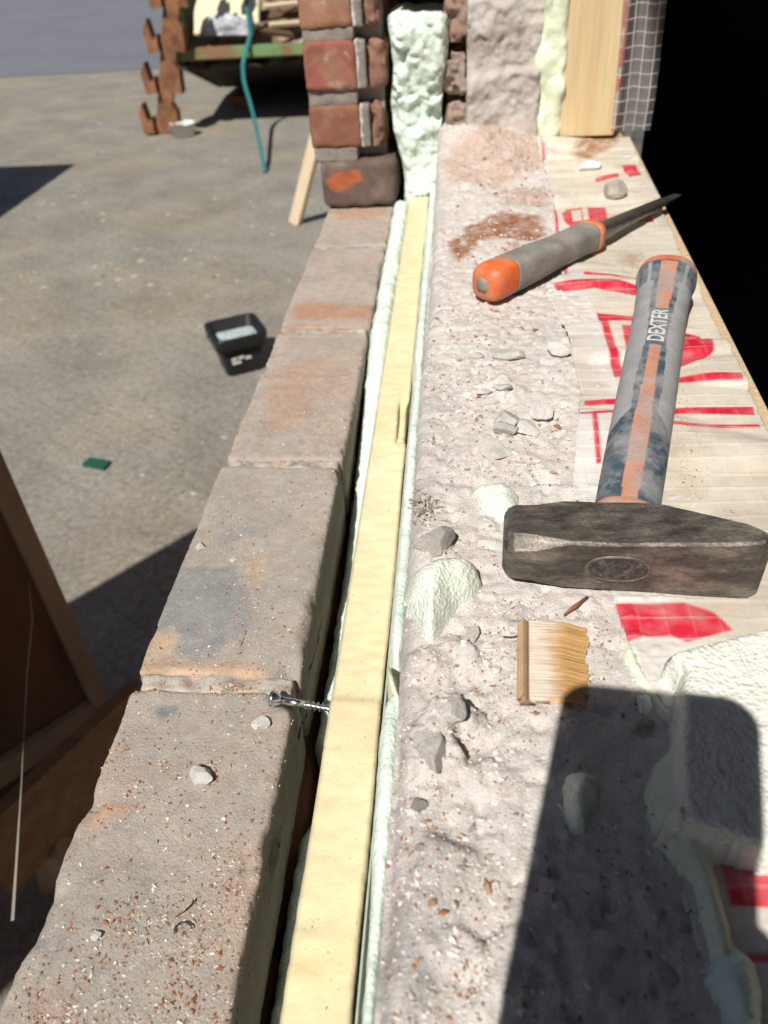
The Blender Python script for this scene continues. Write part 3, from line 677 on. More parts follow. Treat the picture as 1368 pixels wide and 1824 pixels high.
RED_SHAPES = [
    [(985, 507), (1060, 498), (1140, 512), (1141, 528), (1060, 514), (992, 518)],
    [(1040, 485), (1090, 488), (1160, 505), (1160, 508), (1090, 492), (1040, 490)],
    [(1063, 556), (1138, 563), (1136, 578), (1080, 574), (1108, 655), (1122, 655), (1122, 667), (1094, 671)],
    [(1106, 585), (1142, 588), (1130, 640), (1120, 645)],
    [(1210, 588), (1245, 596), (1268, 615), (1270, 632), (1250, 648), (1222, 655), (1196, 660)],
    [(1040, 713), (1105, 708), (1103, 719), (1042, 722)], [(1030, 746), (1098, 740), (1098, 745), (1031, 750)],
    [(1052, 748), (1062, 747), (1071, 826), (1062, 829)],
    [(1198, 672), (1318, 674), (1322, 685), (1198, 681)], [(1188, 726), (1342, 724), (1345, 738), (1190, 736)], [(1186, 757), (1352, 754), (1356, 760), (1188, 764)],
    [(1318, 957), (1400, 957), (1400, 967), (1325, 965)],
    [(1095, 1072), (1220, 1072), (1270, 1090), (1306, 1122), (1225, 1143), (1195, 1130), (1160, 1131), (1116, 1140), (1104, 1108)],
    [(1283, 1535), (1420, 1540), (1420, 1618), (1302, 1612)], [(1330, 1695), (1420, 1697), (1420, 1716), (1336, 1713)],
    [(1000, 388), (1012, 377), (1035, 372), (1040, 402), (1020, 405), (1004, 398)], [(1045, 371), (1078, 370), (1084, 396), (1050, 400)],
    [(982, 365), (987, 365), (1012, 490), (1006, 491)], [(963, 255), (969, 255), (972, 292), (966, 292)],
    [(1106, 300), (1128, 296), (1142, 318), (1120, 322)], [(1060, 318), (1100, 314), (1102, 322), (1062, 327)],
    [(1130, 375), (1160, 380), (1165, 395), (1120, 392)],
] + [[(a, 213 + .35 * (a - 985)), (a + 8, 213 + .35 * (a - 983)), (a + 10, 222 + .35 * (a - 983)), (a + 2, 221 + .35 * (a - 985))] for a in range(985, 1065, 19)]
redm = np.zeros(len(x))
hole = smooth_mask(x, y, polyz([(1016, 382), (1034, 380), (1036, 396), (1020, 398)], IZ + .002), .0008)
for sh in RED_SHAPES: redm = np.maximum(redm, smooth_mask(x, y, polyz(sh, IZ + .002), .0007))
redm = redm * (1 - hole)
thr = sm(.0008, .0003, np.abs(((y + wob + .25 * wob2) % .0128) - .0064)); thr2 = sm(.0007, .0002, np.abs(((x + wob2) % .0118) - .0059))
c = lerp(c, (.80, .77, .72), thr * .45 * np.clip(.8 + fbm(P3, 30, 2, 5) * 1.5, .2, 1)); c = lerp(c, (.70, .66, .61), thr2 * .2)
c = lerp(c, (.52, .40, .30), np.clip(fbm(P3, 60, 4, 823) * 3 - .5, 0, .45))
c = lerp(c, (.62, .018, .05), redm * (1 - .25 * thr - .1 * thr2) * np.clip(.93 + .5 * fbm(P3, 130, 3, 821), .55, 1))
# brick dust on the sheet
for sh, s in (([(1035, 242), (1092, 232), (1100, 262), (1050, 292), (1018, 284)], 1.0), ([(1110, 450), (1140, 455), (1130, 480), (1105, 470)], .5)):
    c = lerp(c, (.33, .17, .085), s * smooth_mask(x + .006 * fbm(P3, 60, 3, 1), y + .006 * fbm(P3, 60, 3, 2), polyz(sh, IZ), .008) * np.clip(.8 + 1.5 * fbm(P3, 160, 3, 3), 0, 1))
z = z + .00035 * thr + .0002 * thr2
inside = inpoly(x + .0015 * fbm(P3, 70, 3, 9), y, mem_poly)
Fq = gridF(len(gx), len(gy)); Fq = Fq[inside[Fq].all(1)]
used = np.unique(Fq); remap = np.full(len(x), -1); remap[used] = np.arange(len(used))
MV = np.stack([x, y, z], 1)[used]; MF = remap[Fq]
o = mk('printed_membrane', MV, MF, M['sheet'], col=c[used]); to_bvh(MV, MF)
md = o.modifiers.new('t', 'SOLIDIFY'); md.thickness = .0004; md.offset = -1
tag(o, 'white gridded plastic membrane with red print, laid over the sill under the hammer', 'membrane')

# timber post and film strip
V, Fq = box((.143, PY - .004, .088), (.2165, PY + .05, ROOF - .02), .0015)
tag(mk('timber_post', V, Fq, M['post'], smooth=False), 'clean planed timber post standing on the sill by the dark room', 'timber')
gx = np.linspace(0, .052, 110); gz = np.linspace(.094, .62, 560)
X, Zg = np.meshgrid(gx, gz, indexing='ij'); x = X.ravel(); z = Zg.ravel()
P3 = np.stack([x, z, 0 * x], 1)
yy = PY - .008 - .004 * fbm(P3, 30, 3, 831) + .006 * np.sin(x * 60 + z * 5) * x / .05
xx = .2075 + x + .003 * np.sin(z * 14)
th = np.maximum(sm(.0008, .0003, np.abs(((x + .003) % .0135) - .0068)), sm(.0008, .0003, np.abs(((z + .001 * np.sin(x * 200)) % .0155) - .0078)))
red = (x < .009) * sm(.1, .2, fbm(P3, 80, 3, 833) + .12)
cc = np.tile(np.array((.36, .34, .34)), (len(x), 1)); cc = lerp(cc, (.78, .75, .73), th); cc = lerp(cc, (.45, .04, .06), red * .7)
al = np.clip(.20 + .5 * th + .25 * (x < .009), 0, 1)
FV = np.stack([xx, yy, z], 1); o = mk('mesh_film', FV, gridF(len(gx), len(gz)), M['film'], col=cc)
a = o.data.attributes['col']; arr = np.ones((len(x), 4), np.float32); arr[:, :3] = cc; arr[:, 3] = al; a.data.foreach_set('color', arr.ravel())
tag(o, 'clear mesh reinforced film strip hanging beside the timber post', 'membrane')

# ------------------------------------------------------------------ foam overflow and cut slab on the sill
def blob_from_poly(poly, zbase, hmax, rim, seed, res=.0016, noise=.0012, curve=.5, flatnoise=.0):
    p = np.array(poly); lo = p.min(0) - .003; hi = p.max(0) + .003
    gx = np.arange(lo[0], hi[0], res); gy = np.arange(lo[1], hi[1], res)
    X, Y = np.meshgrid(gx, gy, indexing='ij'); x = X.ravel(); y = Y.ravel(); P = np.stack([x, y, 0 * x], 1)
    xw = x + .003 * fbm(P, 60, 3, seed); yw = y + .003 * fbm(P + 3, 60, 3, seed + 1)
    ins = inpoly(xw, yw, p); d = np.where(ins, polydist(xw, yw, p), 0)
    t = np.clip(d / rim, 0, 1); z = zbase + hmax * (1 - (1 - t) ** 2) ** curve + noise * 2 * fbm(P, 70, 4, seed + 2) * t + flatnoise * 2 * fbm(P, 260, 3, seed + 5) * t
    Fq = gridF(len(gx), len(gy)); keep = ins[Fq].any(1); Fq = Fq[keep]
    used = np.unique(Fq); rm = np.full(len(x), -1); rm[used] = np.arange(len(used))
    zz = np.where(ins, z, zbase - .004)
    return np.stack([x, y, zz], 1)[used], rm[Fq]
lump = polyz([(1190, 1320), (1165, 1345), (1148, 1400), (1155, 1450), (1180, 1500), (1218, 1545), (1243, 1600), (1258, 1660), (1276, 1720), (1322, 1710), (1306, 1640), (1290, 1590), (1276, 1532), (1330, 1526), (1440, 1545), (1440, 1300), (1260, 1290)], IZ + .006)
V, Fq = blob_from_poly(lump, IZ - .001, .011, .018, 851, noise=.0006)
tag(mk('foam_overflow', V, Fq, M['foamy']), 'smooth yellow green bulge of foam creeping out under the white foam slab', 'foam'); to_bvh(V, Fq)
lump2 = polyz([(1270, 1690), (1310, 1670), (1350, 1700), (1372, 1760), (1368, 1840), (1310, 1850), (1290, 1780), (1262, 1730)], IZ + .006)
V, Fq = blob_from_poly(lump2, IZ - .001, .009, .010, 855, noise=.002)
tag(mk('foam_chunk', V, Fq, M['foam']), 'pale foam scrap lying by the lower red print, inside the phone shadow', 'foam')
slab = polyz([(1188, 1160), (1240, 1143), (1300, 1128), (1420, 1095), (1480, 1200), (1480, 1500), (1395, 1520), (1300, 1488), (1218, 1462), (1205, 1380), (1206, 1290), (1215, 1188)], IZ + .018)
V, Fq = blob_from_poly(slab, IZ, .018, .0035, 861, noise=.0008, curve=.35, flatnoise=.0005)
tag(mk('foam_slab', V, Fq, M['foamw']), 'flat white cut foam slab on the membrane with the phone shadow across it', 'foam'); to_bvh(V, Fq)
V, Fq = blob_from_poly(polyz([(1192, 1428), (1225, 1420), (1232, 1455), (1222, 1468), (1184, 1462)], IZ + .018), IZ, .019, .004, 865, noise=.0012)
tag(mk('foam_chunk', V, Fq, M['foamw']), 'small white foam crumb at the lower corner of the foam slab', 'foam')
# foam lip beneath the membrane edge
V, Fq = blob_from_poly(polyz([(1105, 1130), (1120, 1140), (1160, 1215), (1200, 1275), (1195, 1300), (1168, 1275), (1135, 1215), (1112, 1170)], IZ), IZ - .002, .0045, .004, 871, noise=.001)
tag(mk('foam_lip', V, Fq, M['foamy']), 'narrow yellow foam lip showing under the membrane edge', 'foam')

BVH = BVHTree.FromPolygons(BVH_V, BVH_F)
def ground_z(x, y, default=0.0):
    h = BVH.ray_cast(Vector((float(x), float(y), .34)), Vector((0, 0, -1)))
    return h[0].z if h[0] is not None else default
def surf(p, guess):                                       # where the line of sight meets the built surfaces
    d = ray(p); h = BVH.ray_cast(Vector(CAM.tolist()), Vector(d.tolist()))
    return np.array(h[0]) if h[0] is not None else px(p, guess)

# ------------------------------------------------------------------ hammer
def hammer():
    A = px((893, 1040), IZ + .003); R = px((1352, 1066), IZ + .003)     # bottom front edge of the head
    ux = np.array([R[0] - A[0], R[1] - A[1], 0]); L = np.linalg.norm(ux); ux /= L; uy = np.array([-ux[1], ux[0], 0]); uz = np.array([0, 0, 1.])
    root = empty('hammer', tuple(np.array([A[0], A[1], IZ]) + ux * L / 2), 'cross peen hammer with blue grey handle, its dark head resting beside the foam', 'hammer')
    HH = .0305; DEP = .0345
    # cross sections along the head: s, front y, back y, bottom z, top z, chamfer
    ZT = lambda q: HH + .0065 * max(0, (q - .055) / (L - .055))
    secs = [(0.0, .004, DEP - .004, .0040, HH - .004, .0060), (.0020, .0012, DEP - .001, .0012, HH - .0012, .0068), (.005, 0, DEP, 0, HH, .0066), (.016, 0, DEP, 0, HH, .0055),
            (.030, .0006, DEP, 0, HH, .0016), (.052, .001, DEP, 0, HH, .0012), (.066, .001, DEP - .0005, 0, ZT(.066), .0012), (.078, .0008, DEP - .003, 0, ZT(.078), .0012), (.094, 0, DEP - .0105, 0, ZT(.094), .0012),
            (.112, 0, DEP - .019, 0, ZT(.112), .0012), (L - .005, .0005, .0100, 0, ZT(L), .0012), (L - .001, .0022, .0085, .001, ZT(L) - .001, .0022), (L, .004, .007, .003, ZT(L) - .003, .001)]
    # resample finely
    S = np.array(secs); ss = np.unique(np.concatenate([np.linspace(0, L, 90), S[:, 0]])); cols = [np.interp(ss, S[:, 0], S[:, i]) for i in range(1, 6)]
    n = 0; V = []; ring = None
    for s_, y0, y1, z0, z1, ch in zip(ss, *cols):
        ch = min(ch, (y1 - y0) * .35)
        pts = [(y0 + ch, z0), (y1 - ch, z0), (y1, z0 + ch), (y1, z1 - ch), (y1 - ch, z1), (y0 + ch, z1), (y0, z1 - ch), (y0, z0 + ch)]
        rr = []
        for i in range(8):
            a = np.array(pts[i]); b = np.array(pts[(i + 1) % 8]); m_ = 9 if i % 2 == 0 else 3
            for t in range(m_): rr.append(a + (b - a) * t / m_)
        n = len(rr)
        for q in rr: V.append((s_, q[0], q[1]))
    V = np.array(V); c0 = V.mean(0); W = V * 1.0
    V[:, 1:] += (np.random.RandomState(3).normal(size=(len(V), 2)) * .00006); V[:, 2] += .00035 * fbm(W, 110, 3, 5); V[:, 1] += .00035 * fbm(W + 3, 110, 3, 6)
    Fs = []
    for i in range(len(ss) - 1):
        for k in range(n): a, b = i * n + k, i * n + (k + 1) % n; Fs.append((a, a + n, b + n, b))
    Fs += [tuple(range(n)), tuple(range((len(ss) - 1) * n, len(ss) * n))[::-1]]
    base = np.array([A[0], A[1], IZ + .0012])
    T = lambda V: base + V[:, :1] * ux + V[:, 1:2] * uy + V[:, 2:] * uz
    head = mk('head', T(V), Fs, M['steel'], root, smooth=False)
    md = head.modifiers.new('bev', 'BEVEL'); md.width = .0007; md.segments = 2; md.limit_method = 'ANGLE'; md.angle_limit = math.radians(28)
    # eye: oval recess with wedged wood end, slightly sunk ring
    ex, ez = .0550, HH * .5
    ang = np.linspace(0, 2 * math.pi, 48, endpoint=False)
    def oval(a, b, y): return np.array([(ex + math.copysign(abs(math.cos(t)) ** .8, math.cos(t)) * a, y, ez + math.sin(t) * b) for t in ang])
    V = np.concatenate([oval(.0158, .0085, .0005), oval(.0152, .0080, -.0001), oval(.0142, .0072, -.0001), oval(.0138, .0069, .0004)]); Fs = []
    for r in range(3):
        for k in range(48): Fs.append((r * 48 + k, r * 48 + (k + 1) % 48, (r + 1) * 48 + (k + 1) % 48, (r + 1) * 48 + k))
    mk('eye_rim', T(V), Fs, M['steel'], head)
    V = np.concatenate([oval(.0139, .007, .0003), [(ex, .00028, ez)]]); Fs = [(k, 48, (k + 1) % 48) for k in range(48)]
    mk('handle_end', T(V), Fs, M['eyew'], head, smooth=False)
    # handle
    P0 = base + ux * .0605 + uy * (DEP - .004) + uz * (HH * .5)
    endp = px((1189, 487), IZ + .030); endp[2] = IZ + .0275
    ax = endp - P0; HL = np.linalg.norm(ax); ax /= HL; side = np.cross(ax, uz); side /= np.linalg.norm(side); upv = np.cross(side, ax)
    prof = [(0, .0170, .0120), (.006, .0178, .0128), (.010, .0184, .0135), (.0115, .0178, .0130), (.03, .0182, .0135), (.08, .0190, .0150), (.15, .0196, .0160), (.21, .0200, .0162), (.27, .0206, .0165), (.31, .0222, .0176), (.325, .0238, .0186), (.330, .0246, .0192), (.336, .0246, .0192), (.341, .0235, .0183), (.3425, .021, .0165)]
    PR = np.array(prof); PR[:, 0] *= HL / PR[-1, 0]; PR[:, 1] *= .92
    ts = np.linspace(0, HL, 330); rw = np.interp(ts, PR[:, 0], PR[:, 1]); rh = np.interp(ts, PR[:, 0], PR[:, 2]); na = 160
    V = []; col = []
    aa = np.linspace(0, 2 * math.pi, na, endpoint=False)
    def surf_pt(t, a, lift=0):
        w_ = np.interp(t, PR[:, 0], PR[:, 1]) + lift; h_ = np.interp(t, PR[:, 0], PR[:, 2]) + lift
        e = .82
        return P0 + ax * t + side * w_ * math.copysign(abs(math.sin(a)) ** e, math.sin(a)) + upv * h_ * math.copysign(abs(math.cos(a)) ** e, math.cos(a))
    for t in ts:
        u = t / HL
        for a in aa:
            V.append(surf_pt(t, a)); s_ = (a + math.pi) % (2 * math.pi) - math.pi          # 0 = top
            sx = math.sin(s_) * 1.0; top = math.cos(s_) > 0
            GREY = (.33, .33, .34); BLUE = (.055, .085, .115); OR = (.56, .25, .16); ORB = (.66, .17, .05)
            cc = GREY
            wst = .17 + .05 * math.sin(u * 9)
            if top:
                if abs(sx) < .34 + .05 * math.cos(u * 16): cc = BLUE if abs(sx) > wst else cc
                if u < .33 - .10 * abs(sx) and u > .035: cc = BLUE
                if u > .86 and abs(sx) < .95: cc = BLUE if (abs(sx) > .62 or abs(sx) < .5) else GREY
                if abs(sx) < wst: cc = OR if (u < .54 or u > .71) else BLUE
            else:
                cc = GREY if .33 < u < .9 else BLUE
            if u < .034: cc = OR
            if u > .955: cc = ORB if u > .962 else BLUE
            col.append(cc)
    V = np.array(V); col = np.array(col); nse = fbm(V, 70, 4, 77)
    col = lerp(col, (.34, .335, .33), np.clip(nse * 2.4 + .25, 0, .62)); col = lerp(col, (.36, .35, .34), np.clip(fbm(V + 3, 240, 3, 79) * 2.5, 0, .35))
    V += (V - (P0 + ((V - P0) @ ax)[:, None] * ax)) * (.02 * fbm(V, 120, 3, 83))[:, None]
    nT = len(ts); i = np.arange(nT - 1)[:, None] * na; k = np.arange(na)[None, :]; k2 = (k + 1) % na
    Fq = [tuple(f) for f in np.stack([(i + k).ravel(), (i + na + k).ravel(), (i + na + k2).ravel(), (i + k2).ravel()], 1)]
    Fq += [tuple(range(na)), tuple(range((nT - 1) * na, nT * na))[::-1]]
    hd = mk('handle', V, Fq, M['grip'], root, col=col)
    # lettering wrapped on the grip
    cu = bpy.data.curves.new('lettering', 'FONT'); cu.body = 'DEXTER'; cu.size = 1; cu.align_x = 'CENTER'; cu.align_y = 'CENTER'; cu.resolution_u = 3; cu.offset = .022
    to = bpy.data.objects.new('lettering_src', cu); COL.objects.link(to); bpy.context.view_layer.update()
    me = bpy.data.meshes.new_from_object(to.evaluated_get(bpy.context.evaluated_depsgraph_get()))
    bpy.data.objects.remove(to)
    bm = bmesh.new(); bm.from_mesh(me); bmesh.ops.triangulate(bm, faces=bm.faces[:])
    bmesh.ops.subdivide_edges(bm, edges=[e for e in bm.edges if e.calc_length() > .15], cuts=2); bmesh.ops.triangulate(bm, faces=bm.faces[:])
    Vt = np.array([v.co for v in bm.verts]); Ft = [tuple(v.index for v in f.verts) for f in bm.faces]; bm.free()
    span = Vt[:, 0].max() - Vt[:, 0].min(); tl = .046; k = tl / span; tc = .625 * HL
    Vw = []
    for q in Vt:
        t = tc + q[0] * k; off = -q[1] * k * 1.15; w_ = np.interp(t, PR[:, 0], PR[:, 1])
        sgn = max(-.9, min(.9, (off) / w_)); a = math.copysign(math.asin(abs(sgn) ** (1 / .82)), sgn); Vw.append(surf_pt(t, a, .0005))
    mk('lettering', np.array(Vw), Ft, M['print'], hd, smooth=False)
M['eyew'] = mat('blackened_eye_filling', (.055, .05, .045), .55, .6, 260, .4, 900, .001, 500, metal=.3, tint=(.12, .11, .095), tscale=320)
hammer()

# ------------------------------------------------------------------ chisel
def chisel():
    a = px((877, 499), IZ + .019); a[2] = IZ + .0185; b = px((1052, 420), IZ + .016); b[2] = IZ + .0165; t = px((1209, 348), IZ + .012); t[2] = IZ + .013
    root = empty('chisel', (a[0], a[1], IZ), 'masonry chisel with grey handle and orange end lying across the ledge towards the dark room', 'chisel')
    ax = (b - a); HL = np.linalg.norm(ax); ax /= HL
    def sq_sweep(p0, axis, prof, n=40, e=.62, up=np.array([0, 0, 1.])):
        s = np.cross(axis, up); s /= np.linalg.norm(s); u = np.cross(s, axis); V = []
        for (l, w_, h_) in prof:
            for k in range(n):
                an = 2 * math.pi * k / n; ca, sa = math.cos(an), math.sin(an)
                V.append(p0 + axis * l + s * w_ * math.copysign(abs(sa) ** e, sa) + u * h_ * math.copysign(abs(ca) ** e, ca))
        F = []
        for i in range(len(prof) - 1):
            for k in range(n): q, r = i * n + k, i * n + (k + 1) % n; F.append((q, q + n, r + n, r))
        return np.array(V), F + [tuple(range(n)), tuple(range((len(prof) - 1) * n, len(prof) * n))[::-1]]
    def fineprof(pr, m_=60):
        pr = np.array(pr); ts = np.linspace(pr[0, 0], pr[-1, 0], m_); return [(q, np.interp(q, pr[:, 0], pr[:, 1]), np.interp(q, pr[:, 0], pr[:, 2])) for q in ts]
    cap = [(-.013, .003, .003), (-.0125, .010, .010), (-.010, .0134, .0134), (-.006, .015, .0148), (.0, .0156, .0153), (.016, .0153, .015), (.0185, .015, .0148)]
    mk('end_cap', *sq_sweep(a, ax, cap), M['orange'], root)
    V, F = sq_sweep(a + ax * .011, ax, [(-.024 - .0004, .0012, .0012), (-.0246, .0058, .0058), (-.0230, .0062, .0062)], 24); mk('strike_mark', V, F, M['greyg'], root)
    hp = [(.0175, .0151, .0148), (.021, .0155, .015), (.06, .0150, .0143), (HL * .6, .0137, .0128), (HL * .85, .0138, .0126), (HL - .006, .014, .0127), (HL - .003, .0132, .012)]
    mk('handle', *sq_sweep(a, ax, fineprof(hp)), M['greyg'], root)
    cp = [(HL - .0045, .0137, .0123), (HL - .003, .0148, .0135), (HL + .003, .0144, .0132), (HL + .006, .0115, .0105), (HL + .0065, .010, .009)]
    mk('collar', *sq_sweep(a, ax, cp), M['orange'], root)
    p1 = a + ax * (HL + .004); bx_ = t - p1; BL = np.linalg.norm(bx_); bx_ /= BL
    bp = [(0, .0075, .0075), (.008, .0085, .008), (.016, .0095, .0062), (.04, .0085, .0048), (BL * .8, .0055, .0032), (BL * .82, .0052, .0022), (BL - .002, .004, .0007), (BL, .0036, .0003)]
    mk('blade', *sq_sweep(p1, bx_, fineprof(bp, 40), 24, .4), M['blade'], root)
chisel()

# ------------------------------------------------------------------ screw through the board
def screw():
    h = px((482, 1243), .0065); tip = px((706, 1281), .030); h[2] = .0062
    e = px((583, 1262), .004); e[2] = .004
    d = e - h; d /= np.linalg.norm(d)
    root = empty('screw', tuple(h), 'silver countersunk screw bridging the gap from the wide brick joint into the board', 'screw')
    V, F = tube([h, h + d * .0012, h + d * .0022, h + d * .0058, h + d * .0062], [.0046, .0049, .0047, .0026, .0024], 28); mk('screw_head', V, F, M['chrome'], root)
    V, F = tube([h - d * .00015, h + d * .0005], [.0019, .0019], 6); mk('drive_recess', V, F, M['steel'], root)
    L0 = .022
    V, F = tube([h + d * .006, h + d * L0], [.0021, .0021], 20); mk('shank', V, F, M['chrome'], root)
    pts, n_, m_ = [], 18, 260; LT = .062
    t = np.linspace(L0 - .001, LT, m_); ax = d; s = np.cross(ax, (0, 0, 1)); s /= np.linalg.norm(s); u = np.cross(s, ax); V = []
    for q in t:
        for k in range(n_):
            a = 2 * math.pi * k / n_; ph = ((q / .0028) - k / n_) % 1.0; r = .0016 + .0013 * max(0, 1 - abs(ph - .5) * 4.0); r *= min(1, (LT - q) / .006 + .05)
            V.append(h + ax * q + r * (math.cos(a) * s + math.sin(a) * u))
    F = []
    for i in range(m_ - 1):
        for k in range(n_): a, b = i * n_ + k, i * n_ + (k + 1) % n_; F.append((a, b, b + n_, a + n_))
    mk('thread', np.array(V), F, M['chrome'], root)
screw()

# ------------------------------------------------------------------ stones, foam scraps and chips
def px_per_m(P): return F_PX / (((P - CAM)[0] * FWD[0]) + ((P - CAM)[1] * FWD[1]) + ((P - CAM)[2] * FWD[2]))
def place_rock(name, p, wpx, hpx, seed, colr, label, cat='stone', group=None, tall=.55, mt='concrete', sub=4, cuts=14, rough=.05, sink=.25, rot=None):
    P = surf(p, IZ); k = px_per_m(P); wx = wpx / k; wy = hpx / k * 1.25; hz = min(wx, wy) * tall
    V, F = rock((wx, wy, hz), seed, sub, cuts, rough)
    r = seed * 1.3 % .6 - .3 if rot is None else rot; V = V @ np.array([[math.cos(r), math.sin(r), 0], [-math.sin(r), math.cos(r), 0], [0, 0, 1]])
    c = np.tile(np.array(colr), (len(V), 1)); c = c * (1 + .5 * fbm(V, 1.5 / max(wx, .002), 3, seed))[:, None]
    zz = ground_z(P[0], P[1], P[2])
    o = mk(name, V, F, M[mt], col=c, loc=(P[0], P[1], zz + hz * (.5 - sink)), smooth=(mt != 'concrete'))
    return tag(o, label, cat, group)
G = (.54, .51, .48); GD = (.42, .395, .37); GL = (.66, .63, .60)
ST = [((900, 638), 62, 26, G, 'flat grey mortar flake with a dark hollow at its end, above the flake cluster'),
      ((995, 630), 40, 30, GL, 'pale mortar lump touching the membrane edge beside the hammer handle'),
      ((852, 636), 22, 12, G, 'tiny grey mortar flake next to the hollowed flake'),
      ((903, 752), 44, 34, G, 'grey mortar piece at the top of the flake cluster'),
      ((937, 766), 40, 34, GL, 'pale square mortar flake in the middle of the cluster'),
      ((884, 808), 54, 38, G, 'grey triangular mortar flake at the bottom of the cluster'),
      ((964, 738), 40, 38, GL, 'pale flat mortar flake on the membrane side of the cluster'),
      ((900, 770), 46, 30, GD, 'darker mortar piece tucked into the cluster'),
      ((900, 692), 34, 14, G, 'thin mortar flake lying above the cluster'),
      ((862, 700), 30, 10, G, 'slim mortar sliver lying on the cavity side of the cluster'),
      ((1012, 722), 38, 20, GL, 'pale mortar lump against the membrane by the red lines'),
      ((775, 972), 74, 46, (.36, .335, .315), 'dark grey mortar lump at the cavity edge above the torn foam wedge'),
      ((800, 1272), 56, 40, (.52, .49, .465), 'rough mortar lump above the larger crusted lump near the screw'),
      ((772, 1335), 72, 66, (.51, .48, .455), 'large crusted mortar lump near the screw tip'),
      ((745, 1437), 36, 16, (.25, .235, .22), 'flat dark mortar chip on the ledge below the crusted lump'),
      ((752, 1512), 24, 12, (.30, .28, .27), 'small dark chip beside the trowel ridge'),
      ((920, 1118), 34, 24, (.55, .54, .53), 'grey mortar flake beside the torn plywood piece'),
      ((868, 1152), 20, 14, GL, 'small pale mortar crumb between foam wedge and torn plywood'),
      ((885, 1195), 20, 12, GL, 'small white mortar crumb left of the torn plywood'),
      ((838, 1140), 24, 40, (.52, .49, .46), 'narrow mortar crust beside the torn foam wedge'),
      ((1010, 1440), 26, 22, (.36, .33, .32), 'grey stone beside the foam scrap in the phone shadow'),
      ((1000, 1620), 34, 24, (.40, .37, .35), 'pale stone in the phone shadow below the foam scrap'),
      ((1055, 1640), 40, 26, (.38, .35, .33), 'wide flat stone in the phone shadow below the foam scrap'),
      ((1150, 1290), 26, 20, (.36, .33, .31), 'stone at the membrane edge inside the phone shadow'),
      ((1100, 1700), 30, 18, (.36, .33, .31), 'low stone deep in the phone shadow'),
      ((1190, 1740), 40, 26, (.36, .33, .33), 'stone next to the foam scrap in the lower corner'),
      ((360, 1388), 46, 30, (.52, .50, .47), 'grey mortar stone with sharp shadow on the bare brick'),
      ((464, 1294), 32, 24, (.62, .60, .57), 'small white stone on brick below the screw head'),
      ((531, 1296), 14, 20, (.60, .57, .53), 'tiny white crumb on the cavity arris below the screw'),
      ((148, 1670), 0, 0, None, None),
      ((172, 1668), 18, 14, (.62, .60, .58), 'white chip among red crumbs on the wide brick'),
      ((290, 1372), 0, 0, None, None),
      ((356, 976), 20, 14, (.55, .50, .45), 'cream flake above the grey mortar patch'),
      ((418, 998), 16, 10, (.60, .55, .47), 'cream splinter of mortar right of the grey mortar patch')]
for i, (p, wp, hp, colr, lab) in enumerate(ST):
    if not wp: continue
    place_rock('mortar_stone', p, wp * 1.12, hp * 1.15, 900 + i, colr, lab, group='mortar stones and flakes on the ledges', tall=.62 if wp < 50 else .6)
place_rock('mortar_stone', (1050, 301), 44, 26, 951, (.82, .80, .79), 'bright white plaster lump on the membrane near the timber post', group='mortar stones and flakes on the ledges', tall=.5)
place_rock('mortar_stone', (1093, 348), 46, 34, 952, (.42, .38, .33), 'grey rounded stone on the membrane beside the chisel blade', group='mortar stones and flakes on the ledges', tall=.8, cuts=5)
place_rock('mortar_stone', (1118, 282), 16, 8, 953, (.7, .67, .62), 'tiny white chip on the membrane beside the plaster lump', group='mortar stones and flakes on the ledges', tall=.5)
# foam scraps
def foam_wedge(poly, zb, hm, seed, label, mt='scrap', rim=.016):
    V, F = blob_from_poly(polyz(poly, zb + hm * .4), zb, hm, rim, seed, noise=.0050, curve=.7, flatnoise=.0013)
    return tag(mk('foam_chunk', V, F, M[mt]), label, 'foam')
zc = ground_z(*px((790, 1050), IZ)[:2], IZ)
foam_wedge([(745, 1010), (775, 998), (820, 998), (855, 1005), (862, 1025), (845, 1050), (815, 1070), (790, 1100), (770, 1132), (748, 1115), (735, 1085), (722, 1060), (728, 1025)], IZ - .001, .021, 961, 'torn wedge of glittering mint foam hanging at the cavity edge')
foam_wedge([(842, 872), (870, 862), (905, 862), (927, 880), (922, 905), (900, 920), (870, 912), (850, 895)], IZ - .001, .010, 965, 'rounded mint foam scrap lying behind the hammer head', rim=.012)
foam_wedge([(1005, 1375), (1040, 1368), (1070, 1385), (1072, 1410), (1060, 1440), (1048, 1478), (1020, 1470), (1000, 1435), (998, 1400)], IZ - .001, .014, 969, 'pale foam scrap standing in the phone shadow', rim=.010)
foam_wedge([(1130, 1238), (1160, 1232), (1165, 1262), (1150, 1280), (1132, 1265)], IZ - .001, .004, 973, 'flat foam crumb at the edge of the phone shadow beside the membrane', rim=.006)
foam_wedge([(870, 965), (880, 958), (884, 975), (872, 985)], IZ - .001, .003, 975, 'little foam crumb at the striking face of the hammer', rim=.005)

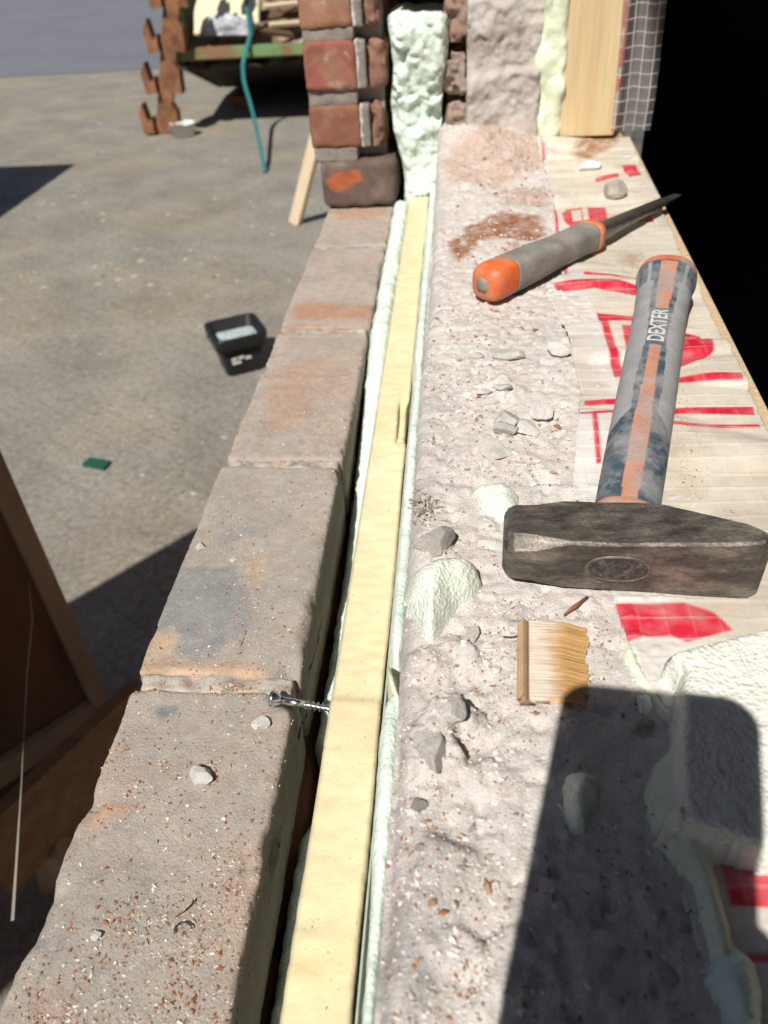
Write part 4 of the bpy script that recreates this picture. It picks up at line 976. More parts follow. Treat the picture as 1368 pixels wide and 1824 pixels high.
# torn plywood piece with fibrous end
def ply():
    q = [px(p, IZ + .003) for p in [(930, 1112), (1045, 1118), (1050, 1252), (930, 1250)]]
    nu, nv = 110, 170; V = []; col = []
    us = np.linspace(0, 1, nu); vs_ = np.linspace(0, 1, nv)
    rs = np.random.RandomState(8); jag = np.interp(vs_, np.linspace(0, 1, 90), rs.uniform(-.05, .02, 90)) + np.interp(vs_, [0, .2, .45, .55, .75, 1], [-.02, .03, -.06, .01, .0, -.06])
    for i, u in enumerate(us):
        for j, v in enumerate(vs_):
            uu = u * (1 + jag[j]) if u > .5 else u * (1 + jag[j] * max(0, (u - .2) / .3))
            top = q[0] + (q[1] - q[0]) * uu; bot = q[3] + (q[2] - q[3]) * uu; P = top + (bot - top) * v; V.append(P)
    V = np.array(V); U = np.repeat(us, nv); W = np.tile(vs_, nu)
    fib = fbm(np.stack([U * 3 + 2 * fbm(np.stack([U * 2, W * 3, 0 * U], 1), 1, 2, 7), W * 90, 0 * U], 1), 1, 3, 981)
    V[:, 2] = IZ + .0058 + .0003 * fib * sm(.07, .12, U) - .0028 * sm(.6, 1, U) + .0016 * sm(.07, .0, U) - .0022 * (np.abs(U - .085) < .02)
    c = np.tile(np.array((.52, .30, .115)), (len(V), 1)); c = lerp(c, (.76, .68, .59), np.clip(sm(.70, .15, U + .5 * fib + .35 * fbm(np.stack([U * 4, W * 4, 0 * U], 1), 1, 3, 5)), 0, .85))
    c = lerp(c, (.38, .21, .08), np.clip(fib * 2.0 - .15, 0, .5) * (.3 + .7 * U)); c = lerp(c, (.42, .27, .14), (U < .07) * .9); c = lerp(c, (.16, .09, .045), (np.abs(U - .085) < .018) * .9)
    F = gridF(nu, nv)
    o = mk('plywood_piece', V, F[:, ::-1], M['torn'], col=c); md = o.modifiers.new('t', 'SOLIDIFY'); md.thickness = .0042; md.offset = -1
    tag(o, 'small torn plywood piece with frayed brown end, partly in the phone shadow', 'wood')
ply()
V, F = tube([px((1004, 1096), IZ + .003), px((1022, 1081), IZ + .004), px((1047, 1063), IZ + .003)], [.0004, .0011, .0007], 8, flat=.6)
tag(mk('splinter', V, F, mat('red_splinter', (.28, .10, .045), .8, .2, 200)), 'thin red brown splinter lying in front of the hammer head', 'splinter')
V, F = tube([px(p, IZ + .003) for p in [(896, 1134), (912, 1135), (928, 1130), (938, 1118)]], .0003, 6)
tag(mk('wire', V, F, M['black']), 'fine dark wire end beside the torn plywood', 'wire')
V, F = tube([px(p, .0006) for p in [(310, 1664), (312, 1652), (320, 1644), (332, 1643), (340, 1648), (342, 1654)]], .0004, 6)
tag(mk('wire', V, F, M['black']), 'dark curled hair of wire on the dusty brick', 'wire')
V, F = tube([px(p, .0006) for p in [(312, 1634), (330, 1622), (342, 1610), (345, 1603)]], [.0002, .0003, .0003, .0005], 6)
tag(mk('wire', V, F, M['black']), 'short straight dark hair above the curled one', 'wire')
V, F = tube([px(p, .0006) for p in [(424, 1165), (430, 1150), (438, 1127)]], [.0003, .0004, .0004], 6)
tag(mk('wire', V, F, M['black']), 'dark needle on the brick right of the grey mortar patch', 'wire')

# dry moss tuft
rs = np.random.RandomState(12); Vs = []; Fs = []; Cs = []
for i in range(170):
    P = surf((757 + rs.normal() * 11, 905 + rs.normal() * 14), IZ); d = rs.normal(size=3); d[2] = abs(d[2]) * .3; d /= np.linalg.norm(d); L = rs.uniform(.002, .006); s = np.cross(d, rs.normal(size=3)); s /= np.linalg.norm(s); wv = rs.uniform(.0003, .0007)
    b = len(Vs); P = P + np.array([0, 0, rs.uniform(-.001, .001)]); Vs += [P - s * wv, P + s * wv, P + d * L + s * wv * .5 + np.array([0, 0, -.0006]), P + d * L - s * wv * .5]; Fs.append((b, b + 1, b + 2, b + 3))
    Cs += [rs.choice([0, 1, 2])] * 4
cl = np.array([(.20, .16, .12), (.30, .25, .19), (.42, .37, .31)])[np.array(Cs)]
tag(mk('moss_tuft', np.array(Vs), Fs, M['moss'], col=cl, smooth=False), 'brown dry moss tuft at the cavity edge of the pale ledge', 'moss', kind='stuff')

# ------------------------------------------------------------------ crumbs
def crumbs(name, polys, seed, palette, weights, label):
    rs = np.random.RandomState(seed); Vs, Fs, Cs = [], [], []
    shp = np.array([(1, 0, 0), (-1, 0, 0), (0, 1, 0), (0, -1, 0), (0, 0, 1), (0, 0, -1)], float); fc = [(0, 2, 4), (2, 1, 4), (1, 3, 4), (3, 0, 4), (2, 0, 5), (1, 2, 5), (3, 1, 5), (0, 3, 5)]
    for poly, n, smin, smax, zz in polys:
        p = np.array(poly); lo = p.min(0); hi = p.max(0); cnt = 0; tries = 0
        Q = lo + rs.rand(n * 14, 2) * (hi - lo); Q = Q[inpoly(Q[:, 0], Q[:, 1], poly)]
        Q = Q[fbm(np.column_stack([Q, 0 * Q[:, 0]]), .012, 3, seed) > rs.uniform(-.35, .25, len(Q))]
        for q in Q:
            if cnt >= n: break
            P = surf(q, -9)
            if abs(P[2] - zz) > .03: continue
            s = smin + (smax - smin) * rs.rand() ** 3.2
            V = (shp * rs.uniform(.45, 1.0, (6, 1)) + rs.normal(size=(6, 3)) * .15) * np.array([1, .6, .45]) * s
            a = rs.uniform(0, 6.28); V = V @ np.array([[math.cos(a), math.sin(a), 0], [-math.sin(a), math.cos(a), 0], [0, 0, 1]]) + P + np.array([0, 0, s * .15])
            b = len(Vs); Vs += list(V); Fs += [(b + i, b + j, b + k) for i, j, k in fc]
            c = np.array(palette[rs.choice(len(palette), p=weights)]) * rs.uniform(.75, 1.2); Cs += [c] * 6; cnt += 1
    return tag(mk(name, np.array(Vs), np.array(Fs), M['crumb'], col=np.array(Cs), smooth=False), label, 'crumbs', kind='stuff')
PAL = [(.30, .115, .05), (.36, .17, .085), (.70, .66, .62), (.45, .41, .37), (.48, .36, .22), (.22, .15, .11)]
outerpoly = [(0, 1824), (430, 1824), (470, 1600), (525, 1300), (570, 1050), (612, 850), (655, 600), (680, 440), (690, 380), (600, 375), (560, 440), (480, 600), (400, 830), (320, 1020), (240, 1210), (150, 1450)]
crumbs('brick_crumbs', [(outerpoly, 5200, .0003, .0017, 0), ([(250, 1350), (430, 1350), (400, 1824), (100, 1824)], 900, .0006, .0022, 0), ([(430, 830), (600, 640), (600, 840), (500, 860)], 260, .0005, .0014, 0),
                        ([(440, 960), (490, 960), (440, 1170), (410, 1170)], 120, .0005, .0018, 0), ([(210, 1300), (250, 1290), (240, 1390), (200, 1400)], 60, .0005, .0018, 0), ([(240, 1215), (520, 1220), (520, 1245), (235, 1240)], 130, .0005, .002, 0)],
       71, PAL, [.3, .14, .2, .2, .1, .06], 'red and white brick crumbs strewn over the outer ledge')
innerpoly = [(670, 1824), (870, 1824), (985, 1250), (1100, 1200), (1080, 1070), (900, 1060), (880, 930), (1010, 880), (1020, 700), (980, 540), (800, 520), (790, 400), (960, 380), (950, 260), (800, 250), (775, 600), (740, 900), (710, 1300)]
crumbs('mortar_crumbs', [([(505, 1820), (620, 1820), (675, 1290), (700, 1000), (722, 780), (760, 360), (735, 360), (650, 830), (585, 1260)], 260, .0002, .0010, .014)], 75, [(.30, .24, .17), (.62, .52, .33), (.70, .68, .62)], [.4, .3, .3], 'fine dirt specks on the yellow insulation board')
crumbs('mortar_crumbs', [(innerpoly, 5600, .0003, .0018, IZ), ([(760, 640), (1010, 620), (1020, 860), (750, 880)], 1000, .0004, .0026, IZ), ([(860, 1060), (1090, 1075), (1150, 1240), (820, 1260)], 420, .0004, .0018, IZ), ([(760, 1250), (960, 1260), (900, 1500), (760, 1420)], 260, .0004, .0016, IZ),
                         ([(990, 1240), (1180, 1240), (1150, 1400), (1250, 1600), (1270, 1824), (890, 1824)], 500, .0004, .0022, IZ), ([(800, 250), (980, 250), (985, 480), (800, 480)], 620, .0008, .0045, IZ), ([(760, 540), (1010, 560), (1015, 870), (750, 880)], 170, .0012, .0050, IZ), ([(720, 1150), (930, 1080), (960, 1300), (860, 1700), (720, 1700)], 150, .0010, .0036, IZ), ([(800, 480), (980, 500), (1000, 620), (780, 620)], 240, .0006, .0034, IZ)],
       72, [(.76, .72, .68), (.58, .54, .50), (.36, .18, .10), (.40, .25, .16), (.30, .27, .25)], [.36, .30, .16, .09, .09], 'pale mortar crumbs and brick grit strewn over the inner ledge')
crumbs('brick_crumbs', [([(1215, 780), (1255, 770), (1265, 880), (1240, 900), (1210, 850)], 130, .0004, .0014, IZ), ([(1190, 690), (1230, 690), (1260, 800), (1230, 810)], 90, .0004, .0012, IZ), ([(1270, 900), (1310, 910), (1305, 970), (1275, 960)], 60, .0004, .0012, IZ),
                        ([(1100, 440), (1150, 440), (1140, 490), (1100, 485)], 110, .0004, .0016, IZ), ([(1020, 240), (1100, 235), (1100, 285), (1010, 300)], 200, .0004, .002, IZ), ([(1000, 300), (1160, 300), (1180, 420), (1000, 420)], 160, .0004, .0018, IZ), ([(1200, 450), (1240, 455), (1368, 690), (1368, 740), (1320, 700)], 90, .0003, .0012, IZ), ([(1040, 560), (1100, 560), (1060, 900), (1030, 880)], 60, .0003, .001, IZ)],
       73, [(.30, .15, .075), (.38, .24, .13), (.58, .52, .45)], [.5, .3, .2], 'brown brick crumbs scattered in trails over the printed membrane')

# ------------------------------------------------------------------ the yard: batten, bucket, tub, scraps
b0 = px((526, 398), ZG); b0[2] = ZG + .002
nb = np.cross(ray((526, 398)), ray((560, 262))); top = np.array([-.215, b0[1] - .25, 0.]); top[2] = CAM[2] - (nb[0] * top[0] + nb[1] * top[1]) / nb[2]
V, F = beam(b0, top, .055, .045, up=(-.3, -1, .2), bev=.002)
tag(mk('batten', V, F, M['batten'], smooth=False), 'pale wooden batten leaning against the house wall behind the brick pier', 'timber')

def bucket():
    c = px((436, 640), ZG); c = np.array([c[0] + .0, c[1] - .045, ZG]); ang = math.radians(28)
    root = empty('bucket', tuple(c), 'square black plastic bucket with pale dregs standing on the yard', 'bucket')
    def ring(hw, z, r, n=8):
        hw *= .9
        pts = []
        for q in range(4):
            cx, cy = [(1, 1), (-1, 1), (-1, -1), (1, -1)][q]
            for k in range(n + 1):
                a = q * math.pi / 2 + k / n * math.pi / 2; pts.append((cx * (hw - r) + r * math.cos(a), cy * (hw - r) + r * math.sin(a), z))
        P = np.array(pts); R = np.array([[math.cos(ang), math.sin(ang), 0], [-math.sin(ang), math.cos(ang), 0], [0, 0, 1]]); return P @ R + c
    def loft(rings, capb=False):
        n = len(rings[0]); V = np.concatenate(rings); F = []
        for i in range(len(rings) - 1):
            for k in range(n): a, b = i * n + k, i * n + (k + 1) % n; F.append((a, b, b + n, a + n))
        if capb: F.append(tuple(range(n))[::-1])
        return V, F
    H = .145
    body = mk('body', *loft([ring(.070, .0, .02), ring(.074, .004, .022), ring(.090, H - .002, .026), ring(.0865, H - .002, .025), ring(.070, .02, .02), ring(.02, .016, .01)], True), M['black'], root)
    mk('rim', *loft([ring(.0895, H - .045, .026), ring(.100, H - .044, .03), ring(.103, H - .004, .03), ring(.102, H, .03), ring(.094, H + .001, .028), ring(.0885, H - .003, .026), ring(.0885, H - .03, .026)]), M['black'], root)
    V, F = loft([ring(.082, .105, .02), ring(.05, .112, .02), ring(.02, .106, .01)]); F.append(tuple(range(len(V) - 36, len(V)))); mk('dregs', V, F, M['grout'], root)
    R = np.array([[math.cos(ang), math.sin(ang), 0], [-math.sin(ang), math.cos(ang), 0], [0, 0, 1]])
    for k, (x0, z0, w_) in enumerate([(-.045, .062, .018), (-.022, .064, .02), (.002, .058, .02), (-.045, .048, .03)]):
        V, F = box((x0, -.0775, z0), (x0 + w_, -.0725, z0 + .008)); mk('print', V @ R + c, F, M['print'], body, smooth=False)
    V, F = tube([np.array([math.cos(t) * .1, math.sin(t) * .1, H - .02 - .02 * abs(math.sin(t))]) @ R + c for t in np.linspace(.2, 2.9, 16)], .003, 8); mk('handle', V, F, M['black'], root)
bucket()
q = [px(p, ZG + .012) for p in [(146, 826), (160, 814), (197, 820), (184, 833)]]
V = np.array([v for v in q] + [v - np.array([0, 0, .01]) for v in q]); F = [(0, 1, 2, 3)[::-1], (4, 5, 6, 7), (0, 1, 5, 4), (1, 2, 6, 5), (2, 3, 7, 6), (3, 0, 4, 7)]
tag(mk('plastic_scrap', V, F, M['green'], smooth=False), 'flat dark green plastic scrap lying on the yard', 'scrap')
tp = px((325, 245), ZG)
V, F = tube([tp + np.array([0, .05, .002]), tp + np.array([0, .05, .006]), tp + np.array([0, .05, .085]), tp + np.array([0, .05, .09]), tp + np.array([0, .05, .085])], [.07, .078, .09, .086, .05], 28, up=(0, 1, 0))
tag(mk('tub', V, F, M['white']), 'small white plastic tub at the foot of the rusty rack', 'tub')

# litter bits on the yard (uncountable)
rs = np.random.RandomState(5); Vs, Fs, Cs = [], [], []
for i in range(650):
    P = px((rs.uniform(-100, 600), rs.uniform(140, 1050)), ZG); s = rs.uniform(.003, .013) * (1.6 if P[1] > 3 else .8); a = rs.uniform(0, 6.28); e = np.array([math.cos(a), math.sin(a), 0]) * s; f_ = np.array([-math.sin(a), math.cos(a), 0]) * s * rs.uniform(.2, .7); up = np.array([0, 0, s * .35])
    b = len(Vs); Vs += [P - e - f_, P + e - f_, P + e + f_, P - e + f_, P + up]; Fs += [(b, b + 1, b + 4), (b + 1, b + 2, b + 4), (b + 2, b + 3, b + 4), (b + 3, b, b + 4)]
    Cs += [np.array([(.44, .40, .33), (.34, .26, .15), (.38, .36, .33), (.16, .14, .12)][rs.choice(4, p=[.15, .4, .25, .2])])] * 5
tag(mk('yard_litter', np.array(Vs), Fs, M['crumb'], col=np.array(Cs), smooth=False), 'tiny pale bits littered over the grey yard', 'litter', kind='stuff')

# ------------------------------------------------------------------ skip
def skip():
    SY = 6.05; x0 = -2.0; x1 = -.32
    zr = pxY((400, 92), SY)[2]                                 # top of the front rim
    root = empty('skip', (-1.2, SY + 1.2, ZG), 'rust stained green rubbish skip with sloping end, filled with building waste', 'skip')
    t = .012; dep = 2.6; slope = 1.15
    # sloped front plate, floor, side plates, back
    def quad(p, name, mt, th=.014):
        p = np.array(p, float); nrm = np.cross(p[1] - p[0], p[3] - p[0]); nrm /= np.linalg.norm(nrm)
        V = np.concatenate([p, p + nrm * th]); F = [(0, 1, 2, 3)[::-1], (4, 5, 6, 7)] + [(i, (i + 1) % 4, 4 + (i + 1) % 4, 4 + i) for i in range(4)]
        return mk(name, V, F, mt, root, smooth=False)
    zb = ZG + .08; hs = 1.15
    quad([(x0 + .03, SY + .03, zr - .03), (x1 - .03, SY + .03, zr - .03), (x1 - .05, SY + slope, zb), (x0 + .05, SY + slope, zb)], 'front_plate', M['skipshade'])
    quad([(x0 + .05, SY + slope, zb), (x1 - .05, SY + slope, zb), (x1 - .05, SY + dep - .3, zb), (x0 + .05, SY + dep - .3, zb)], 'floor_plate', M['rust'])
    zs = ZG + hs
    for s, xx in ((0, x0), (1, x1)):
        prof = [(SY + .02, zr - .06), (SY + .02, zr + .03), (SY + .10, zr + .07), (SY + .20, zr + .22), (SY + .30, zs - .05), (SY + .5, zs), (SY + dep, zs), (SY + dep - .3, zb), (SY + slope, zb)]
        n = len(prof); V = [(xx, a, b) for a, b in prof] + [(xx + (t if s == 0 else -t) * 2, a, b) for a, b in prof]
        F = [tuple(range(n)), tuple(range(n, 2 * n))[::-1]] + [(i, n + i, n + (i + 1) % n, (i + 1) % n) for i in range(n)]
        mk('side_plate', np.array(V), F, M['skipg'], root, smooth=False)
        pts = [(xx + .0, a, b + .01) for a, b in prof[1:7]]
        parts = [beam(pts[i], pts[i + 1], .075, .05, up=(0, -.3, 1), bev=.006) for i in range(len(pts) - 1)]
        mk('side_rail', *join(parts), M['skipg'], root, smooth=False)
    quad([(x1, SY + dep, zs), (x0, SY + dep, zs), (x0 + .05, SY + dep - .3, zb), (x1 - .05, SY + dep - .3, zb)], 'back_plate', M['skipg'])
    mk('front_rim', *box((x0 + .03, SY - .035, zr - .045), (x1 - .02, SY + .05, zr + .03), .012), M['skipg'], root, smooth=False)
    mk('runner', *box((x0 + .2, SY + .7, ZG), (x0 + .35, SY + dep - .4, zb)), M['rust'], root, smooth=False)
    mk('runner', *box((x1 - .35, SY + .7, ZG), (x1 - .2, SY + dep - .4, zb)), M['rust'], root, smooth=False)
    mk('support_leg', *beam((-.95, SY + .40, zr - .22), (-.72, SY + .20, ZG), .12, .05, up=(0, 1, 0), bev=.006), M['rust'], root, smooth=False)
    # rusty toothed rack standing at the corner
    f0 = px((292, 238), ZG); topx = pxY((305, -60), SY - .06)
    f0[2] = ZG; rack_t = np.array([topx[0] + .02, f0[1] + .02, topx[2]]); rk = empty('rusty_rack', tuple(f0), 'upright rusty toothed steel rack standing at the skip corner', 'rack')
    d = rack_t - f0; L = np.linalg.norm(d); d /= L
    mk('post', *beam(f0, rack_t, .11, .035, up=(0, -1, 0), bev=.004), M['rust'], rk, smooth=False)
    for k in range(6):
        base = f0 + d * (.02 + k * .262)
        for s in (-1, 1):
            p = base + np.array([s * .052, -.012, .0]); o_ = np.array([s * .062, -.01, .07])
            prof = np.array([(0, 0, 0), (s * .075, 0, -.01), (s * .085, 0, .13), (s * .05, 0, .19), (s * .03, 0, .07), (0, 0, .10)])
            V = np.concatenate([p + prof, p + prof + np.array([0, .05, 0]) - np.array([0, .09, 0]) * 0]); n = 6
            V[:n] += np.array([0, -.05, 0]); F = [tuple(range(n)), tuple(range(n, 2 * n))[::-1]] + [(i, n + i, n + (i + 1) % n, (i + 1) % n) for i in range(n)]
            mk('tooth', V, F, M['rust'], rk, smooth=False)
    # contents
    rs = np.random.RandomState(9)
    def inskip(p, dy, z=None): P = pxY(p, SY + dy); return P
    P = inskip((405, 22), .42); V, F = rough_box((-.25, -.17, -.03), (.25, .17, .03), .02, .02, .012, .002, 3, freq=5); V = V @ np.array([[1, 0, 0], [0, .8, .6], [0, -.6, .8]]) @ np.array([[.99, 0, .1], [0, 1, 0], [-.1, 0, .99]])
    V[:, 0] *= 1 - .35 * sm(-.1, .25, V[:, 0]) * 0; tag(mk('foam_board', V + P, F, M['pirs']), 'cream insulation scrap lying on top of the skip waste', 'board')
    P = inskip((405, 50), .22); V, F = rock((.44, .30, .20), 31, 4, 14, .12); tag(mk('plastic_bag', V + P, F, M['bag']), 'crumpled pale plastic bag in the skip under the cream scrap', 'bag')
    cols = [M['batten'], M['dkwood'], M['ltwood']]
    ends = [((470, 12), (545, 4), .35), ((480, 45), (545, 40), .25), ((455, 30), (550, 18), .55), ((500, 20), (560, -10), .5), ((350, 5), (420, -20), .9), ((470, -10), (540, 25), .75), ((450, 52), (520, 62), .3)]
    labs = ['thin pale lath across the skip waste next to the pier', 'pale slat resting near the front rim of the skip', 'brown board lying deep in the skip waste', 'broken dark board tilted in the skip', 'weathered board at the back corner of the skip', 'grey board crossing others in the skip', 'short dark offcut just behind the skip rim']
    for k, (a, b, dy) in enumerate(ends):
        A = inskip(a, dy); B_ = inskip(b, dy + .15)
        tag(mk('waste_board', *beam(A, B_, [.035, .03, .12, .10, .14, .11, .06][k], .022, up=(0, -.4, 1)), cols[[0, 0, 1, 1, 2, 2, 1][k]], smooth=False), labs[k], 'timber', 'waste boards in the skip')
    # rubble fill under everything
    gx = np.linspace(x0 + .04, x1 - .04, 60); gy = np.linspace(SY + .06, SY + dep - .1, 70); X, Y = np.meshgrid(gx, gy, indexing='ij'); P = np.stack([X.ravel(), Y.ravel(), 0 * X.ravel()], 1)
    z = zr - .10 + .30 * sm(SY, SY + 1.4, P[:, 1]) + .16 * fbm(P, 5, 4, 41) + .08 * fbm(P, 16, 3, 43); z = np.where(P[:, 1] < SY + .12, np.minimum(z, zr - .04), z); P[:, 2] = z
    c = np.array([(.26, .18, .11), (.34, .27, .18), (.19, .13, .085), (.43, .40, .34)])[(vnoise(P * 11, 3) * 3.99).astype(int)]
    tag(mk('building_waste', P, gridF(60, 70), M['crumb'], col=c, smooth=False), 'mixed brown building waste heaped in the skip', 'waste', kind='stuff')
    # turquoise strap hanging over the rim to the ground
    e0 = px((472, 305), ZG + .01)
    pts = [inskip((440, -30), .5), inskip((438, 5), .35), inskip((443, 40), .12), inskip((446, 62), .0), inskip((441, 80), -.06), inskip((432, 115), -.16), inskip((434, 145), -.3), inskip((446, 185), -.5), inskip((456, 225), -.75), pxY((464, 262), SY - 1.0), e0]
    pts = np.array(pts); tt = np.linspace(0, len(pts) - 1, 90); P = np.stack([np.interp(tt, np.arange(len(pts)), pts[:, i]) for i in range(3)], 1)
    for _ in range(6): P[1:-1] = (P[:-2] + 2 * P[1:-1] + P[2:]) / 4
    P[:, 2] = np.maximum(P[:, 2], ZG + .01)
    V, F = tube(P, .015, 10, flat=.35, up=(0, 1, 0)); tag(mk('strap', V, F, M['strap']), 'turquoise strap hanging over the skip rim down to the yard', 'strap')
M['pirs'] = mat('cream_insulation', (.74, .66, .44), .8, .1, 20)
skip()

# ------------------------------------------------------------------ leaning panel and plank by the wall
PB = np.array([-.668, .885, ZG]); back = np.array([-.65, -.76, 0]); lean = np.array([0, 0, 1.]); LP = .80; W_ = .55
root = empty('leaning_panel', tuple(PB), 'brown plywood panel with pale edge battens standing outside below the ledge', 'panel')
nrm = np.array([.76, -.65, 0])
def obox(o, a, b, c_, la, lb, lc, mt, name, parent):
    V, F = box((0, 0, 0), (1, 1, 1)); V = o + V[:, :1] * la * a + V[:, 1:2] * lb * b + V[:, 2:] * lc * c_; return mk(name, V, F, mt, parent, smooth=False)
obox(PB, back, lean, nrm, W_, LP, .016, M['dkwood'], 'sheet', root)
obox(PB + nrm * .017, back, lean, nrm, .030, LP, .018, M['ltwood'], 'edge_batten', root)
obox(PB + nrm * .017 + lean * .08 + back * .031, back, lean, nrm, W_ - .04, .05, .018, M['ltwood'], 'cross_batten', root)
obox(PB + nrm * .017 + lean * .70 + back * .031, back, lean, nrm, W_ - .04, .05, .018, M['ltwood'], 'cross_batten', root)
a = px((-60, 1493), -.62); b = px((240, 1213), -.62); a[2] = b[2] = -.70
V, F = beam(a, b, .022, .16, bev=.002)
tag(mk('plank', V, F, mat('old_plank', (.19, .115, .065), .8, .35, 16, stretch=(.5, 3, 3)), smooth=False), 'brown plank on edge crossing in front of the standing panel', 'timber')
# trestles carry the plank
for k, f_ in enumerate((.25, .95)):
    p = a + (b - a) * f_; V, F = join([beam((p[0] - .03, p[1], ZG), (p[0], p[1], -.775), .04, .03, up=(0, 1, .1)), beam((p[0] + .08, p[1] + .05, ZG), (p[0], p[1], -.775), .04, .03, up=(0, 1, .1))])
    tag(mk('trestle_leg', V, F, M['ltwood'], smooth=False), ['wooden trestle leg under the near end of the plank', 'wooden trestle leg under the plank next to the wall'][k], 'timber')
sp = [px((22, 1640), -.45), px((38, 1400), -.40), px((48, 1200), -.40), px((58, 1100), -.42), px((53, 1060), -.44), px((52, 990), -.46)]
V, F = tube(np.array(sp), [.0028, .0026, .002, .0012, .0012, .001], 8, flat=.2, up=(0, 1, 0)); tag(mk('plastic_strip', V, F, mat('dull_film', (.30, .28, .25), .6, .1, 30)), 'thin dull plastic strip dangling in front of the leaning panel', 'strip')

# plywood sheet on props, added out of view and shaped to shade panel and plank
A0 = np.array([-1.5, .53, ZG]); B0 = np.array([-.2, 2.05, ZG]) + np.array([SUN.x, SUN.y, SUN.z]) / SUN.z * 2.7
A1 = np.array([-1.52, -.85, ZG]); B1 = np.array([-1.06, -1.05, B0[2]])
sh = empty('added_shade_sheet', tuple(A0), 'added plywood sheet on props, out of view, shading the panel and plank', 'panel')
nn = np.cross(B0 - A0, A1 - A0); nn /= np.linalg.norm(nn); q = np.array([A0, B0, B1, A1]); V = np.concatenate([q, q + nn * .018])
mk('sheet', V, [(0, 1, 2, 3)[::-1], (4, 5, 6, 7), (0, 1, 5, 4), (1, 2, 6, 5), (2, 3, 7, 6), (3, 0, 4, 7)], M['dkwood'], sh, smooth=False)
for P_, Q_ in (((-.55, .0, ZG), B0 * .75 + A0 * .25), ((-.62, -.9, ZG), B1 * .75 + A1 * .25)): mk('prop', *beam(P_, Q_, .045, .045, up=(0, 1, 0)), M['ltwood'], sh, smooth=False)
# steel box added out of frame to cast the shadow on the yard
cnr = px((135, 292), ZG); Hb = 1.7
bx1 = cnr[0] + SUN.x / SUN.z * Hb; by1 = cnr[1] + SUN.y / SUN.z * Hb
sb = empty('added_shadow_box', (bx1 - .9, by1 - 1, ZG), 'added blue steel box out of view, casting a shadow on the yard', 'container')
mk('body', *box((bx1 - 1.8, by1 - 2.2, ZG + .1), (bx1, by1, ZG + Hb)), M['site'], sb, smooth=False)
for i in range(9): mk('rib', *box((bx1, by1 - 2.15 + i * .26, ZG + .16), (bx1 + .025, by1 - 2.06 + i * .26, ZG + Hb - .08)), M['site'], sb, smooth=False)
for i in range(2): mk('skid', *box((bx1 - 1.7 + i * 1.45, by1 - 2.2, ZG), (bx1 - 1.55 + i * 1.45, by1, ZG + .1)), M['rust'], sb, smooth=False)

# navy cupboard in the dark room
cp = empty('cupboard', (1.7, 3.6, ZG + .03), 'dark navy cupboard barely visible in the unlit room', 'cupboard')
mk('carcass', *box((1.0, 3.3, ZG + .03), (2.35, 3.9, -.2), .004), M['navy'], cp, smooth=False)
for i in range(2):
    d_ = mk('door', *box((1.02 + i * .66, 3.276, ZG + .1), (1.67 + i * .66, 3.298, -.23), .004), M['navy'], cp, smooth=False)
    mk('handle', *box((1.60 + i * .16, 3.25, -.45), (1.62 + i * .16, 3.2755, -.3)), M['worn'], d_, smooth=False)

# ------------------------------------------------------------------ the phone and the person taking the picture (their shadow falls on the ledge)
r_ = np.array(RIGHT); u_ = -np.array(DOWN); f_ = np.array(FWD)
ph0 = CAM - f_ * .012
_c, _s = math.cos(math.radians(6.5)), math.sin(math.radians(6.5)); r_, u_ = r_ * _c - u_ * _s, u_ * _c + r_ * _s
phone = empty('phone', tuple(ph0), 'black phone held over the ledge, its shadow falling on the foam slab', 'phone')
pc = [(cx_ + .012 * math.cos(t), cy_ + .012 * math.sin(t)) for cx_, cy_, t0 in ((.033, .0055, 0), (-.021, .0055, 1), (-.021, -.126, 2), (.033, -.126, 3)) for t in np.linspace(t0 * math.pi / 2, (t0 + 1) * math.pi / 2, 9)]
V = np.array([(a_, b_, -.004) for a_, b_ in pc] + [(a_, b_, .004) for a_, b_ in pc]); nn_ = len(pc); F = [tuple(range(nn_))[::-1], tuple(range(nn_, 2 * nn_))] + [(i, (i + 1) % nn_, nn_ + (i + 1) % nn_, nn_ + i) for i in range(nn_)]; V = ph0 + V[:, :1] * r_ + V[:, 1:2] * u_ + V[:, 2:] * f_; mk('case', V, F, M['phone'], phone)
V, F = tube([ph0 + f_ * .003, ph0 + f_ * .0052], [.006, .006], 20, up=tuple(u_)); mk('lens_ring', V, F, M['worn'], phone)
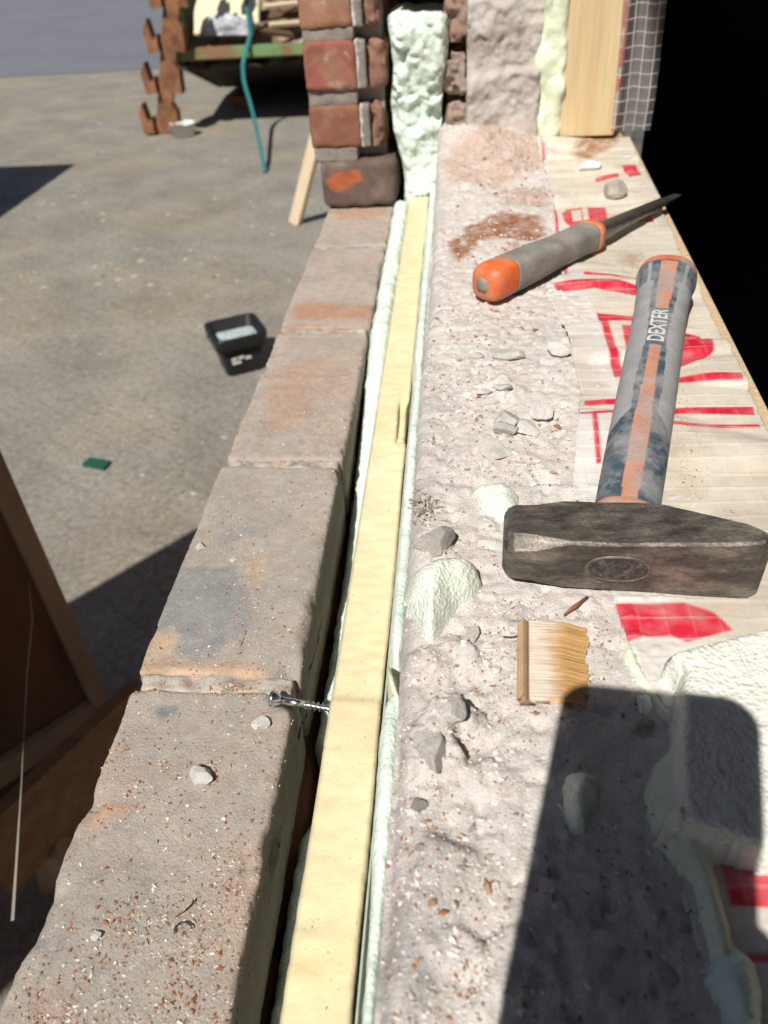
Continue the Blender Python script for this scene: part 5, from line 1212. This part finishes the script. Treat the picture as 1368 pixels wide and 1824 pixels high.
def person():
    bm = bmesh.new(); lay = bm.verts.layers.skin.verify(); vs_ = {}
    def v(k, p, r, ry=None):
        q = bm.verts.new(tuple(map(float, p))); q[lay].radius = (r, ry or r); vs_[k] = q; return q
    def e(*ks):
        for a_, b_ in zip(ks[:-1], ks[1:]): bm.edges.new((vs_[a_], vs_[b_]))
    bx0, by0 = .56, -.52
    v('pel', (bx0, by0, .02), .14, .12); v('wai', (bx0 - .01, by0, .2), .125, .11); v('che', (bx0 - .03, by0 + .03, .42), .15, .12); v('nek', (bx0 - .06, by0 + .06, .60), .055); v('hd0', (bx0 - .08, by0 + .09, .68), .07, .075); v('hd1', (bx0 - .09, by0 + .12, .80), .085, .095); v('hd2', (bx0 - .09, by0 + .11, .87), .06)
    e('pel', 'wai', 'che', 'nek', 'hd0', 'hd1', 'hd2')
    for s, n_ in ((1, 'r'), (-1, 'l')):
        v('hip' + n_, (bx0 + s * .09, by0, -.05), .085); v('kne' + n_, (bx0 + s * .1, by0 + .03, -.45), .062); v('ank' + n_, (bx0 + s * .1, by0, -.82), .042); v('toe' + n_, (bx0 + s * .11, by0 + .13, -.85), .035, .03)
        e('pel', 'hip' + n_, 'kne' + n_, 'ank' + n_, 'toe' + n_)
    hand = ph0 + r_ * .026 - u_ * .105 + f_ * .016
    v('shr', (bx0 + .17, by0 + .03, .50), .062); v('elr', (bx0 + .06, by0 + .12, .22), .047); v('wrr', hand + np.array([.055, -.085, -.05]), .026, .022); v('pmr', hand, .03, .016)
    e('che', 'shr', 'elr', 'wrr', 'pmr')
    v('shl', (bx0 - .21, by0 + .03, .50), .062); v('ell', (bx0 - .22, by0 - .05, .22), .047); v('wrl', (bx0 - .20, by0 + .02, .0), .03); v('pml', (bx0 - .19, by0 + .04, -.08), .032, .018)
    e('che', 'shl', 'ell', 'wrl', 'pml')
    for k in range(4):
        o = u_ * (.030 - .022 * k); L = [.9, 1, .95, .75][k]
        v('fa%d' % k, hand + o - r_ * .022, .009); v('fb%d' % k, hand + o - r_ * .044, .0085); v('fc%d' % k, hand + o - r_ * .050 - f_ * .012, .0075); e('pmr', 'fa%d' % k, 'fb%d' % k, 'fc%d' % k)
        v('ga%d' % k, np.array([bx0 - .205 + .019 * k, by0 + .055, -.12]), .009); v('gb%d' % k, np.array([bx0 - .205 + .019 * k, by0 + .065, -.155 - .006 * L]), .0075); e('pml', 'ga%d' % k, 'gb%d' % k)
    v('ta', hand + u_ * .03 + r_ * .022 - f_ * .012, .010); v('tb', hand + u_ * .045 + r_ * .012 - f_ * .03, .0085); e('pmr', 'ta', 'tb')
    v('tc', np.array([bx0 - .165, by0 + .07, -.09]), .010); v('td', np.array([bx0 - .158, by0 + .085, -.12]), .008); e('pml', 'tc', 'td')
    vs_['pel'][lay].use_root = True
    org = Vector((bx0, by0, ZG + .03))
    for q in bm.verts: q.co -= org
    me = bpy.data.meshes.new('person'); bm.to_mesh(me); bm.free(); me.materials.append(M['cloth'])
    o = bpy.data.objects.new('person', me); link(o); o.location = org
    md = o.modifiers.new('skin', 'SKIN'); md.use_smooth_shade = True; md = o.modifiers.new('sub', 'SUBSURF'); md.levels = md.render_levels = 2
    tag(o, 'person in dark work clothes standing in the room holding out the phone', 'person')
person()
